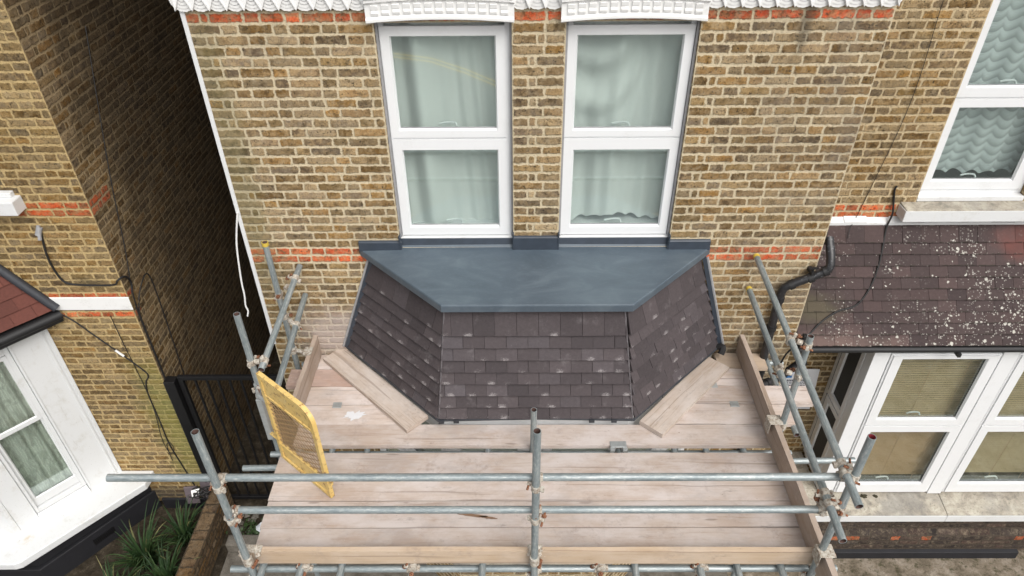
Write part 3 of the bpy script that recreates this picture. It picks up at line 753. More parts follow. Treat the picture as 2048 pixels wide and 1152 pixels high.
drape("curtain", xc, .33, 1.24, 4.165, 5.85, foldR, M['curtain2'], "sheer white curtain with a scalloped hem and sagging swags behind the right upstairs window", group="curtains at the upstairs windows",
      hem=lambda s: .022 * abs(math.sin((s - .35) * math.pi / .11)) + .03 * math.sin(s * 9 + 1))
# ---------------------------------------------------------------- bay roof
bay = MB()
top = [(-1.286, -.002, 3.992), (-.563, -.722, 3.976), (.857, -.722, 3.976), (1.574, -.002, 3.992), (1.233, -.002, 4.0), (1.233, .045, 4.06), (.337, .045, 4.06), (.337, -.002, 4.004), (-.032, -.002, 4.004), (-.032, .045, 4.06), (-.953, .045, 4.06), (-.953, -.002, 4.0)]
vs = top[:]
tz = lambda p, d: (p[0], p[1], p[2] - d)
bay.mesh([top[0], top[1], top[2], top[3], top[4], top[7], top[8], top[11]], [(0, 1, 2, 3, 4, 5, 6, 7)])
bay.mesh([top[4], top[5], top[6], top[7]], [(0, 1, 2, 3)]); bay.mesh([top[8], top[9], top[10], top[11]], [(0, 1, 2, 3)])
for (a, b) in ((top[0], top[1]), (top[1], top[2]), (top[2], top[3])):      # rounded drip edge
    nx = Vector((b[1] - a[1], a[0] - b[0], 0)).normalized() * -1
    nx = Vector((-(b[1] - a[1]), (b[0] - a[0]), 0)).normalized() * -1
    lev = [(0, 0), (.006, -.004), (.009, -.012), (.009, -.064), (.0, -.068), (-.04, -.068)]
    for (o0, d0), (o1, d1) in zip(lev[:-1], lev[1:]):
        def P(q, o, d, end):
            # mitre: move each corner outward along both edges
            k = {0: Vector((-.30, -.0, 0)), 1: Vector((-.41, -1, 0)), 2: Vector((.41, -1, 0)), 3: Vector((.30, 0, 0))}[end]
            return Vector(q) + k * o * (1.0 if end in (1, 2) else 3.3) + Vector((0, 0, d))
        ia, ib = top.index(a), top.index(b)
        bay.face([P(a, o0, d0, ia), P(a, o1, d1, ia), P(b, o1, d1, ib), P(b, o0, d0, ib)])
flat = bay.build("bay_roof", M['grp'], house, smooth=True)
mb = MB()
def upstand(x0, x1, zb, zt):
    mb.slab([(x0, -.022, zt - .008), (x1, -.022, zt - .008), (x1, -.012, zt), (x0, -.012, zt)][::1], [(x0, -.030, zb), (x1, -.030, zb), (x1, -.003, zb), (x0, -.003, zb)])
    mb.slab([(x0, -.012, zt), (x1, -.012, zt), (x1, .002, zt + .004), (x0, .002, zt + .004)], [(x0, -.012, zt - .03), (x1, -.012, zt - .03), (x1, .001, zt - .03), (x0, .001, zt - .03)])
upstand(-1.292, -.94, 3.985, 4.072); upstand(-.034, .339, 3.995, 4.112); upstand(1.222, 1.572, 3.985, 4.072)
for x in (-.956, 1.232): mb.box(x - .004, x + .007, -.03, .05, 3.99, 4.125)
for x in (-.034, .333): mb.box(x - .003, x + .008, -.03, .05, 3.99, 4.15)
for a, b in ((-.95, -.037), (.342, 1.228)): mb.slab([(a, .028, 4.074), (b, .028, 4.074), (b, .034, 4.074), (a, .034, 4.074)], [(a, .010, 4.012), (b, .010, 4.012), (b, .034, 4.012), (a, .034, 4.012)])
mb.build("upstand", M['lead'], flat, bevel=.004)

def tiles(TL, TR, BL, BR, rows, wdt=.168, phase=0.0, seed=1, thick=.025):
    rg = random.Random(seed); mb = MB()
    TL, TR, BL, BR = map(Vector, (TL, TR, BL, BR)); e = (BR - BL).normalized(); dn = ((BL + BR) / 2 - (TL + TR) / 2)
    nrm = e.cross(-dn.normalized()).normalized()
    H = sum(rows); t = 0.0
    for k, ex in enumerate(rows):
        t0, t1 = t / H, (t + ex) / H; t += ex
        L0, R0, L1, R1 = TL.lerp(BL, t0), TR.lerp(BR, t0), TL.lerp(BL, t1), TR.lerp(BR, t1)
        C0, C1 = (L0 + R0) / 2, (L1 + R1) / 2
        l0, r0, l1, r1 = (L0 - C0).dot(e), (R0 - C0).dot(e), (L1 - C1).dot(e), (R1 - C1).dot(e)
        # in row coordinates measured from the mid line
        off = phase + (k % 2) * wdt / 2; x = -math.ceil((max(r0, r1) + wdt) / wdt) * wdt + off
        while x < max(r0, r1):
            g_ = .0012; a, b = x + g_ + rg.uniform(-.001, .001), x + wdt - g_ + rg.uniform(-.001, .001)
            a0, b0, a1, b1 = max(a, l0), min(b, r0), max(a, l1), min(b, r1); x += wdt
            if b0 - a0 < .004 and b1 - a1 < .004: continue
            b0 = max(b0, a0); b1 = max(b1, a1)
            h0, h1 = .002 + rg.uniform(0, .001), thick + .004 + rg.uniform(-.0015, .0025); sag = rg.uniform(-.002, .002)
            A, B = C0 + e * a0, C0 + e * b0; Cc, D = C1 + e * a1, C1 + e * b1
            dd = dn.normalized() * sag
            P = [A + nrm * h0, B + nrm * h0, D + nrm * h1 + dd, Cc + nrm * h1 + dd]
            cxm = (a + b) / 2; rn = (rg.random(), rg.random(), rg.random())
            cell = [(a0 - cxm, ex), (b0 - cxm, ex), (b1 - cxm, 0), (a1 - cxm, 0)]
            mb.face(P[::-1], None, cell[::-1], None, rn)
            Q = [D + nrm * .016 + dd, Cc + nrm * .016 + dd]
            mb.face([P[3], P[2], Q[0], Q[1]][::-1], None, [(.5, .05)] * 4, None, rn)
            mb.face([P[0], P[3], Q[1], A - nrm * .004][::-1], None, [(.5, .05)] * 4, None, rn); mb.face([P[2], P[1], B - nrm * .004, Q[0]][::-1], None, [(.5, .05)] * 4, None, rn)
    # solid underside so the slope is not paper thin
    q = [TL - nrm * .003, TR - nrm * .003, BR - nrm * .003, BL - nrm * .003]; q2 = [p - nrm * .04 for p in q]
    mb.slab([q[3], q[2], q[1], q[0]], [q2[3], q2[2], q2[1], q2[0]])
    return mb
rows = [.235] + [.107] * 7
a = {'TLw': (-1.184, 0, 3.90), 'TLc': (-.552, -.648, 3.90), 'TRc': (.81, -.648, 3.90), 'TRw': (1.525, 0, 3.90),
     'BLw': (-1.527, 0, 2.93), 'BLc': (-.64, -.872, 2.93), 'BRc': (.93, -.872, 2.93), 'BRw': (1.812, 0, 2.93)}
tiles(a['TLc'], a['TRc'], a['BLc'], a['BRc'], rows, .167, .03, 11).build("tiled_slope", M['tile'], house)
tiles(a['TLw'], a['TLc'], a['BLw'], a['BLc'], rows, .167, .05, 12).build("tiled_slope", M['tile'], house)
tiles(a['TRc'], a['TRw'], a['BRc'], a['BRw'], rows, .167, .01, 13).build("tiled_slope", M['tile'], house)
for (x0, z0_, x1, z1_, s) in ((-1.205, 3.90, -1.555, 2.93, -1), (1.545, 3.90, 1.838, 2.93, 1)):     # lead soakers up the wall
    mb = MB(); mb.mesh([(x0 - .018, -.02, z0_), (x0 + .018, -.02, z0_), (x1 + .018, -.02, z1_), (x1 - .018, -.02, z1_), (x0 - .018, .0, z0_), (x0 + .018, 0, z0_), (x1 + .018, 0, z1_), (x1 - .018, 0, z1_)],
            [(3, 2, 1, 0), (0, 1, 5, 4), (1, 2, 6, 5), (2, 3, 7, 6), (3, 0, 4, 7)])
    mb.build("wall_flashing", M['lead'], house)
for (x0, z0_, x1, z1_) in ((-1.232, 3.90, -1.585, 2.93), (1.572, 3.90, 1.868, 2.93)):
    mb = MB(); mb.path([(x0, -.004, z0_), ((x0 + x1) / 2, -.006, (z0_ + z1_) / 2), (x1, -.004, z1_)], .012, 6)
    mb.build("mortar_fillet", M['seal'], house)
def offs(z, d):      # plan outline of the bay pushed out by d
    return [(-1.527 - d * 1.4, 0), (-.64 - d * .41, -.872 - d), (.93 + d * .41, -.872 - d), (1.812 + d * 1.4, 0)]
for p, q in ((a['TLc'], a['BLc']), (a['TRc'], a['BRc'])):          # pale mitred hips
    mb = MB(); mb.path([(p[0], p[1] - .012, p[2]), (q[0], q[1] - .018, q[2])], .007, 6, smooth=1); mb.build("hip_mitre", M['hip'], house)
mb = MB(); g0 = offs(0, .02)
pts = [(g0[0][0], -.01, 2.925), (g0[1][0], g0[1][1], 2.912), (.145, g0[1][1] + .008, 2.926), (g0[2][0], g0[2][1], 2.912), (g0[3][0], -.01, 2.925)]
mb.path(pts, .012, 8, smooth=1)
for p in ((-.5, -.893, 2.903), (-.62, -.9, 2.905), (.6, -.893, 2.905), (.78, -.893, 2.905), (1.2, -.62, 2.91), (-1.0, -.52, 2.91)): mb.box(p[0] - .022, p[0] + .022, p[1] - .014, p[1] + .02, p[2] - .012, p[2] + .022)
mb.build("gutter", M['leadroll'], house, smooth=True)
mb = MB(); mb.path([(1.80, -.03, 2.93), (1.85, -.06, 2.95), (1.83, -.10, 2.90)], .03, 8); mb.build("gutter_stop", M['blackplastic'], house, smooth=True)
# bay body under the scaffold deck
B0 = [(-1.44, 0), (-.60, -.80), (.89, -.80), (1.73, 0)]
mb = MB(); inn = [(-1.40, .02), (-.58, -.75), (.87, -.75), (1.69, .02)]
mb.prism([(-1.50, 0), (-.625, -.845), (.915, -.845), (1.79, 0)], 2.70, 2.9); mb.build("bay_fascia", M['greywhite'], house, bevel=.004)
for (p, q) in zip(B0[:-1], B0[1:]):
    X = Vector((q[0] - p[0], q[1] - p[1], 0)); Ln = X.length; N = Vector((X.y, -X.x, 0)); f = frame((p[0], p[1], 0), X, N)
    mb = MB(); mb.xf = f; bricks(mb, 0.03, .78, 0, Ln, zbase=.03, seed=int(Ln * 100), pt=lambda s, z: (s, 0, z)); mb.build("bay_wall", M['brick'], house)
    mb = MB(); mb.xf = f; mb.box(-.03, Ln + .03, -.2, .08, .78, .86); mb.build("bay_sill", M['stone'], house, bevel=.006)
    nl = 2 if Ln > 1.3 else 1; wd = (Ln - .02 - .1 * (nl - 1)) / nl
    for i in range(nl):
        s0 = .01 + i * (wd + .1)
        window(house, f, (s0, s0 + wd, .87, 2.69), [((s0 + .02, s0 + wd - .02, 1.9, 2.66), (s0 + .09, s0 + wd - .09, 1.97, 2.59)), ((s0 + .02, s0 + wd - .02, .9, 1.88), (s0 + .09, s0 + wd - .09, .98, 1.8))], name="bay_window", handles=False)
mb = MB(); mb.prism([(-1.36, .01), (-.56, -.70), (.85, -.70), (1.65, .01)], .1, 2.68); mb.build("bay_interior", M['dark'], house)

# black downpipe over the corner
mb = MB()
def pipe(pts): mb.path(pts, .036, 12, smooth=1)
pts = [(2.545, .24, 7.5), (2.55, .22, 4.2), (2.57, .06, 4.02), (2.575, -.07, 3.86), (2.54, -.075, 3.80), (2.48, -.075, 3.76), (2.32, -.07, 3.675), (2.265, -.07, 3.64), (2.235, -.065, 3.57), (2.235, -.06, 3.2), (2.245, -.06, 2.62)]
mb.path(pts, .036, 12, smooth=2)
dp = mb.build("downpipe", M['pipe'], house, smooth=True)
mb = MB(); mb.path([(2.245, -.06, 2.62), (2.26, -.062, 2.50), (2.32, -.05, 2.47), (2.52, .06, 2.48), (2.74, .22, 2.50), (2.80, .27, 2.44)], .038, 12, smooth=2); mb.path([(2.26, -.062, 2.50), (2.27, -.06, .05)], .036, 12, smooth=1)
mb.build("waste_pipe", M['blackplastic'], dp, smooth=True)
for c, d in (((2.545, -.075, 3.803), (1, 0, .45)), ((2.44, -.075, 3.735), (1, .0, .5)), ((2.30, -.07, 3.66), (1, 0, .5)), ((2.235, -.06, 3.50), (0, 0, 1)), ((2.236, -.06, 3.18), (0, 0, 1)), ((2.245, -.06, 2.66), (0, 0, 1)), ((2.36, -.03, 2.475), (1, .55, 0))):
    d = Vector(d).normalized() * .022; c = Vector(c); mb = MB(); mb.tube(c - d, c + d, .043, 14)
    if abs(c.x - 2.44) < .01:
        mb.box(2.425, 2.455, -.1, .0, 3.765, 3.80); mb.tube((2.44, -.075, 3.78), (2.44, -.075, 3.83), .008, 8); mb.box(2.40, 2.48, -.085, -.065, 3.825, 3.838)
    mb.build("pipe_clip", M['blackplastic'], dp, smooth=True)

# ================================================================ HOUSE ON THE RIGHT
YR = .58
rh = thing("brick_house", (5, 5, 0), "brick house on the right with a lichen-spotted brown tiled bay roof", "house", "brick houses in the street")
WRR = (3.49, 4.425, 4.0, 6.1)
mb = MB(); bricks(mb, .0045, 10.6, 2.5, 7.5, [WRR], red={52, 53}, zbase=.0045, seed=21, pt=lambda x, z: (x, YR, z))
bricks(mb, 4.0, 6.1, 0, .13, zbase=.0045, seed=22, pt=lambda d, z: (WRR[0], YR + d, z)); bricks(mb, 4.0, 6.1, 0, .13, zbase=.0045, seed=23, pt=lambda d, z: (WRR[1], YR + .13 - d, z))
mb.build("front_wall", M['brick_right'], rh)
mb = MB(); mb.box(2.5, 7.6, YR - .3, 12, 10.6, 10.75); mb.box(7.4, 7.5, YR, 12, 0, 10.6); mb.build("roof", M['roofslate'], rh)
xr = frame((0, YR + .06, 0), (1, 0, 0), (0, -1, 0))
window(rh, xr, (3.497, 4.42, 4.115, 6.05), [((3.51, 4.40, 5.0, 6.02), (3.582, 4.315, 5.078, 5.94)), ((3.51, 4.40, 4.16, 4.985), (3.590, 4.30, 4.238, 4.914))])
mb = MB(); mb.box(3.495, 4.42, YR + .0, YR + .13, 4.075, 4.118); mb.build("sub_sill", M['paint'], rh, bevel=.004)
mb = MB(); mb.slab([(3.36, YR - .13, 4.062), (4.62, YR - .13, 4.062), (4.62, YR + .1, 4.078), (3.36, YR + .1, 4.078)], [(3.36, YR - .13, 3.955), (4.62, YR - .13, 3.955), (4.62, YR + .1, 3.955), (3.36, YR + .1, 3.955)])
ws = mb.build("window_sill", M['stone'], rh, bevel=.006)
mb = MB(); mb.box(3.352, 4.625, YR - .138, YR - .131, 3.95, 4.055); mb.box(3.352, 3.359, YR - .131, YR - .002, 3.95, 4.055); mb.build("sill_face", M['paint'], ws, bevel=.002)
room(rh, 3.3, 4.6, YR + .14, 2.4, 3.9, 6.4)
xc2 = frame((0, YR + .19, 0), (1, 0, 0), (0, -1, 0))
drape("curtain", xc2, 3.50, 4.42, 4.25, 6.05, lambda u, v: (0, .012 * math.sin(u * 30) + .015 * math.sin(u * 11 + 1)), M['lace'], "white lace curtain in rows of drooping scallops behind the far right upstairs window", hem=lambda s: .035 * abs(math.sin(s * math.pi / .14)))
# white fillet, tiles, gutter
mb = MB(); n = 40
for i in range(n):
    xa, xb = 2.5 + i * .1, 2.5 + (i + 1) * .1
    za = 3.925 + .006 * math.sin(i * 1.7) + .004 * math.sin(i * .6)
    mb.slab([(xa, YR - .05, za - .035), (xb, YR - .05, za - .035), (xb, YR + .0, za), (xa, YR + .0, za)], [(xa, YR - .05, 3.86), (xb, YR - .05, 3.86), (xb, YR, 3.86), (xa, YR, 3.86)])
mb.build("mortar_fillet", M['paint'], rh)
tiles((2.5, YR - .03, 3.885), (7.2, YR - .03, 3.885), (2.5, -.075, 2.972), (7.2, -.075, 2.972), [.185] + [.1015] * 9, .166, .06, 31, .014).build("tiled_roof", M['oldtile'], rh)
mb = MB(); mb.tube((2.52, -.085, 2.938), (7.2, -.085, 2.938), .030, 12); mb.box(2.52, 7.2, -.06, -.03, 2.875, 2.955)
for x in (3.95, 5.1, 6.3): mb.box(x - .014, x + .014, -.138, -.05, 2.885, 2.925)
mb.build("gutter", M['blackplastic'], rh, smooth=True)
mb = MB(); mb.slab([(2.505, -.05, 2.935), (3.27, -.05, 2.935), (3.27, .56, 2.945), (2.505, .56, 2.945)], [(2.505, -.05, 2.9), (3.27, -.05, 2.9), (3.27, .56, 2.9), (2.505, .56, 2.9)])
mb.build("soffit", M['blackpaint'], rh)
# bay front
xb = frame((0, 0, 0), (1, 0, 0), (0, -1, 0))
mb = MB(); mb.box(3.28, 3.43, .0, .12, .76, 2.86); mb.box(4.452, 4.60, -.012, .12, .76, 2.86); mb.box(5.62, 5.77, -.012, .12, .76, 2.86); mb.box(3.43, 7.2, .004, .12, 2.815, 2.86)
mb.build("bay_post", M['upvc'], rh, bevel=.005)
for s0 in (3.435, 4.605, 5.775):
    window(rh, xb, (s0, s0 + 1.01, .785, 2.812), [((s0 + .02, s0 + .985, 1.862, 2.795), (s0 + .108, s0 + .90, 1.942, 2.758)), ((s0 + .02, s0 + .985, .80, 1.848), (s0 + .108, s0 + .90, .935, 1.765))], nf=.02, name="bay_window")
xs = frame((3.28, YR, 0), (0, -1, 0), (-1, 0, 0))
window(rh, xs, (.0, .415, .785, 2.812), [((.085, .41, 1.80, 2.79), (.15, .40, 1.86, 2.74)), ((.085, .41, .80, 1.78), (.15, .40, .88, 1.72))], nf=.0, name="side_window", handles=False)
mb = MB(); mb.box(3.276, 3.40, .122, .168, .76, 2.86); mb.box(3.40, 3.42, .12, .168, .76, 2.86); mb.build("corner_post", M['upvc'], rh, bevel=.004)
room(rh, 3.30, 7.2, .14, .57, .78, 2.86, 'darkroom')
for i, (s0, lb) in enumerate(((3.47, "olive beige slatted blind behind the first bay window of the right house"), (4.64, "olive beige slatted blind behind the bay window at the right edge of the photo"), (5.81, ""))):
    if not lb: continue
    b = thing("slatted_blind", (s0 + .45, .10, .8), lb, "blind", "blinds in the right bay")
    for nm, z0_, z1_, mt in (("upper_slats", 1.80, 2.80, M['blind']), ("lower_slats", .95 if i == 0 else .98, 1.80, M['blindbrown'] if i == 0 else M['blind'])):
        mb = MB(); z = z0_
        while z < z1_:
            mb.slab([(s0, .088, z + .016), (s0 + .93, .088, z + .016), (s0 + .93, .108, z + .021), (s0, .108, z + .021)], [(s0, .088, z + .0145), (s0 + .93, .088, z + .0145), (s0 + .93, .108, z + .0195), (s0, .108, z + .0195)]); z += .030
        mb.build(nm, mt, b)
    mb = MB()
    for x in (s0 + .12, s0 + .46, s0 + .8): mb.box(x - .001, x + .001, .084, .087, .9, 2.8)
    mb.build("cord", M['blindbrown'], b)
# stone sill of the bay, with its white edge
for k, (x0, x1) in enumerate(((3.13, 4.583), (4.587, 7.2))):
    mb = MB(); mb.slab([(x0, -.245, .705), (x1, -.245, .705), (x1, .06, .762), (x0, .06, .762)], [(x0, -.245, .60), (x1, -.245, .60), (x1, .06, .60), (x0, .06, .60)])
    if k == 0: mb.slab([(3.13, .0605, .762), (3.279, .0605, .762), (3.279, .57, .765), (3.13, .57, .765)], [(3.13, .0605, .60), (3.279, .0605, .60), (3.279, .57, .60), (3.13, .57, .60)])
    ss = mb.build("bay_sill", M['stone'], rh, bevel=.008)
    mb = MB(); mb.box(x0, x1, -.254, -.2465, .598, .695); mb.build("sill_face", M['paint'], ss, bevel=.002)
mb = MB()
mb.xf = frame((3.2, -.20, 0), (1, 0, 0), (0, -1, 0))
bricks(mb, .412, .60, 0, 4, zbase=.412 - .075, dark={0, 1, 2, 3}, seed=41, pt=lambda s, z: (s, 0, z))
mb.xf = frame((3.2, -.27, 0), (1, 0, 0), (0, -1, 0))
bricks(mb, .274, .359, 0, 4, zbase=.274, course=.085, red={0}, redp=.27, seed=149, pt=lambda s, z: (s, 0, z)); bricks(mb, .09, .274, 0, 4, zbase=.274 - .225, dark={0, 1, 2}, seed=43, pt=lambda s, z: (s, 0, z))
mb.xf = ident
bricks(mb, 0, .088, 3.2, 7.2, zbase=0, course=.088, dark={0}, seed=45, pt=lambda x, t: (x, -.27 + .07 * t / .088, .359 + .053 * t / .088))
mb.build("bay_base_wall", M['brick_base'], rh)
mb = MB(); mb.slab([(3.2, -.312, .105), (5.56, -.312, .105), (5.56, -.2, .125), (3.2, -.2, .125)], [(3.2, -.322, -.04), (5.56, -.322, -.04), (5.56, -.2, -.04), (3.2, -.2, -.04)]); mb.build("plinth", M['blackpaint'], rh, bevel=.006)

# ================================================================ HOUSE ON THE LEFT
YL = .4
lh = thing("brick_house", (-6, 5, 0), "brick house on the left with a white splayed bay and red roof tiles", "house", "brick houses in the street")
# red courses at z 4.18 (two), 3.23 and 3.0
zb = 4.182 - 52.5 * .075
mb = MB(); bricks(mb, .1, 10.6, -7.5, -3.65, red={52, 51, 39, 36}, zbase=zb, seed=51, pt=lambda x, z: (x, YL, z), jit=1.4); mb.build("front_wall", M['brick_left'], lh)
mb = MB(); bricks(mb, .0, 10.6, 0, 11.6, red=set(), zbase=zb, seed=52, pt=lambda d, z: (-3.65, YL + d, z), jit=1.4)
bricks(mb, zb + 51 * .075, zb + 53 * .075, 0, .34, red={52, 51}, zbase=zb, seed=53, pt=lambda d, z: (-3.647, YL + d, z)); bricks(mb, zb + 39 * .075, zb + 40 * .075, 0, .12, red={39}, zbase=zb, seed=54, pt=lambda d, z: (-3.647, YL + d, z))
bricks(mb, zb + 36 * .075, zb + 37 * .075, 0, .12, red={36}, zbase=zb, seed=55, pt=lambda d, z: (-3.647, YL + d, z))
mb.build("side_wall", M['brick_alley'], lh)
mb = MB(); mb.box(-7.6, -3.45, YL - .3, 12.2, 10.6, 10.75); mb.box(-7.5, -3.66, 11.9, 12, 0, 10.6); mb.build("roof", M['roofslate'], lh)
mb = MB()                                                     # painted string course, roughly brushed
mb.box(-4.45, -3.638, YL - .014, YL + .0, 3.045, 3.196); mb.build("string_course", M['frieze'], lh, bevel=.006)
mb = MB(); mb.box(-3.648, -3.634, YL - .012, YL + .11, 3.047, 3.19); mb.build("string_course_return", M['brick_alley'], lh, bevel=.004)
mb = MB(); mb.box(-5.6, -4.195, YL - .13, YL + .05, 4.155, 4.30 - .015); mb.box(-5.6, -4.24, YL - .05, YL + .05, 4.285, 4.33); mb.build("upper_window_sill", M['paint'], lh, bevel=.008)
mb = MB(); mb.box(-5.6, -4.36, YL - .03, YL + .02, 4.33, 6.0); mb.build("upper_window", M['paint'], lh, bevel=.006)
# splayed bay
A = Vector((-4.57, YL, 0)); Bc = Vector((-5.32, -.42, 0)); d = (Bc - A).normalized()
fb = frame(A, d, (0.73790076, -0.67490923, 0)); Ls = (Bc - A).length
mb = MB(); mb.xf = fb
mb.box(-.02, .355, -.08, .0, .66, 3.0); mb.box(.0, .03, .0, .016, .66, 3.0); mb.box(.05, .072, .0, .012, .66, 3.0); mb.box(.33, .352, .0, .008, .72, 2.95)
mb.box(.88, 1.07, -.08, .0, .66, 3.0); mb.box(1.07, 1.115, -.08, .006, .66, 3.0); mb.box(.355, .88, -.08, -.004, 2.80, 3.0)
mb.build("bay_panel", M['baypaint'], lh, bevel=.005)
sw = MB(); sw.xf = fb
sw.box(.358, .40, -.07, -.015, .74, 2.79); sw.box(.845, .878, -.07, -.015, .74, 2.79); sw.box(.40, .845, -.07, -.015, .74, .80); sw.box(.40, .845, -.07, -.015, 2.72, 2.79)
bw = sw.build("sash_window", M['baypaint'], lh, bevel=.004)
for (z0_, z1_, nn, n2) in ((1.855, 2.71, -.035, .03), (.81, 1.87, -.062, .05)):
    mb = MB(); mb.xf = fb; loop(mb, (.40, .845, z0_, z1_), (.40 + (.03 if n2 == .03 else .012), .845 - .03, z0_ + (.045 if n2 == .03 else .105), z1_ - .04), nn + .018, nn - .02, nn + .004); mb.build("sash", M['baypaint'], bw)
    mb = MB(); mb.xf = fb; mb.box(.40, .845, nn - .004, nn + .002, z0_ + .02, z1_ - .02); mb.build("pane", M['glass'], bw)
fcl = frame(A - Vector((0.73790076, -0.67490923, 0)) * .15, d, (0.73790076, -0.67490923, 0))
drape("curtain", fcl, .33, .92, .85, 2.8, lambda u, v: (0, .014 * math.sin(u * 24 + 1) + .01 * math.sin(u * 50)), M['leaflace'], "greenish leaf-patterned net curtain behind the left house bay window")
mb = MB(); mb.xf = fb; mb.mesh([(-.02, -.085, .66), (1.1, -.085, .66), (1.1, -.7, .66), (.3, -.7, .66), (-.02, -.085, 3), (1.1, -.085, 3), (1.1, -.7, 3), (.3, -.7, 3)], [(0, 1, 2, 3), (7, 6, 5, 4), (1, 5, 6, 2), (2, 6, 7, 3)]); mb.build("room", M['dark'], lh)
# front face of the bay (runs out of the picture)
mb = MB(); mb.box(-5.5, -5.325, -.424, -.34, .66, 3.0); mb.box(-7.0, -6.75, -.424, -.34, .66, 3.0); mb.box(-6.75, -5.5, -.41, -.34, 2.8, 3.0); mb.box(-6.75, -5.5, -.41, -.34, .66, .8); mb.box(-6.75, -5.5, -.36, -.35, .8, 2.8); mb.build("bay_front", M['baypaint'], lh, bevel=.005)
zs = .668
out = [(-4.20, YL), (-4.222, .212), (-5.10, -.768), (-5.16, -.79), (-7.2, -.80), (-7.2, YL)]
mb = MB(); mb.prism([out[0], (-7.2, YL), (-7.2, -.80), out[3], out[2], out[1]], zs - .10, zs - .004); sl = mb.build("bay_sill", M['baypaint'], lh, bevel=.012)
mb = MB(); mb.xf = fb; mb.slab([(.36, .05, .67), (.36, -.02, .735), (.88, -.02, .735), (.88, .05, .67)][::-1], [(.36, .05, .655), (.36, -.02, .655), (.88, -.02, .655), (.88, .05, .655)][::-1]); mb.build("inner_sill", M['baypaint'], sl, bevel=.004)
out2 = [(-4.33, YL), (-5.14, -.58), (-7.2, -.60), (-7.2, YL)]
mb = MB(); mb.prism([out2[0], out2[3], out2[2], out2[1]], .30, .566); out3 = [(-4.30, YL), (-5.12, -.63), (-7.2, -.65), (-7.2, YL)]; mb.prism([out3[0], out3[3], out3[2], out3[1]], -.04, .296)
mb.box(-4.25, -3.652, YL - .035, YL - .002, -.04, .17); mb.build("plinth", M['blackpaint'], lh, bevel=.01)
d2 = (Vector((-5.12, -.63, 0)) - Vector((-4.30, YL, 0))).normalized(); fv = frame((-4.30, YL, 0), d2, (-d2.y, d2.x, 0))
mb = MB(); mb.xf = fv
for i in range(11): mb.box(.55 + i * .02, .56 + i * .02, .001, .008, .12, .19)
mb.box(.54, .78, .0005, .004, .11, .20); mb.build("air_brick", M['iron'], lh)
# bay roof : one red slope under a lead covered verge, black gutter
ed = d; up = Vector((-.25, 0, .335))
e0 = Vector((-4.375, YL - .012, 3.065)); e1 = e0 + ed * 1.5
t0 = e0 + up * 1.6; t1 = t0 + ed * 1.0
tiles(t1, t0, e1, e0, [.13] * 5, .19, .02, 61, .014).build("tiled_roof", M['redtile'], lh)
mb = MB(); mb.path([e0 + Vector((.03, -.02, .02)), e0 + up * .5 + Vector((.02, -.02, .03)), e0 + up * 1.7 + Vector((.02, -.02, .03))], .042, 10, smooth=1); mb.build("verge_roll", M['leadroll'], lh, smooth=True)
mb = MB(); a0 = e0 + Vector((.02, .0, -.055)); nn = Vector((0.7379, -0.6749, 0))
for (o, dz, r) in ((.025, .0, .045), (-.02, -.07, .035)): mb.tube(a0 + nn * o + Vector((0, 0, dz)), a0 + nn * o + ed * 1.5 + Vector((0, 0, dz)), r, 12)
mb.slab([a0 + nn * -.01 + Vector((0, 0, .03)), a0 + nn * -.01 + ed * 1.5 + Vector((0, 0, .03)), a0 - nn * .12 + ed * 1.5 + Vector((0, 0, .03)), a0 - nn * .12 + Vector((0, 0, .03))],
        [a0 + nn * -.01 + Vector((0, 0, -.1)), a0 + nn * -.01 + ed * 1.5 + Vector((0, 0, -.1)), a0 - nn * .12 + ed * 1.5 + Vector((0, 0, -.1)), a0 - nn * .12 + Vector((0, 0, -.1))])
mb.build("gutter", M['blackplastic'], lh, smooth=True)
mb = MB(); mb.box(-3.64, -2.22, 9.0, 9.2, -.02, 10.4); tag(mb.build("unseen_alley_wall", M['brick_alley']), "unseen wall added at the far end to darken the alley between the houses", "wall")  # out of view, added to keep light out of the alley

# ================================================================ SCAFFOLD
ZD = 2.83; RT = .0242
sc = thing("scaffold", (.1, -1.1, 0), "galvanised tube scaffold with couplers and toe boards wrapped round the tiled bay", "scaffold")
TUBE = [M['tube'], M['tubeinside']]
def stube(name, a, b, inside=None):
    mb = MB(); mb.tube(a, b, RT, 18, hollow=True)
    return mb.build(name, [M['tube'], inside or M['tubeinside']], sc, smooth=True)
XL, XRr, YF = -1.817, 2.0, -2.15
stube("standard", (XL, YF, 0), (XL, YF, 4.205)); stube("standard", (.108, YF, 0), (.108, YF, 4.205)); stube("standard", (2.0, YF, 0), (1.997, YF, 4.15), M['tubered'])
stube("standard", (-1.95, -1.035, 0), (-1.945, -1.035, 4.15)); stube("standard", (.113, -1.128, 0), (.122, -1.128, 3.285)); stube("standard", (2.085, -1.03, 0), (2.078, -1.03, 3.925))
stube("standard", (-1.985, -.16, 2.2), (-2.005, -.13, 4.145))
def cap(top, h=.03):
    mb = MB(); mb.tube((top[0], top[1], top[2] - h), (top[0], top[1], top[2] + .003), RT + .002, 18, hollow=True); mb.build("tape_band", [M['tubeyellow'], M['tubeinside']], sc, smooth=True)
cap((-2.005, -.13, 4.145))
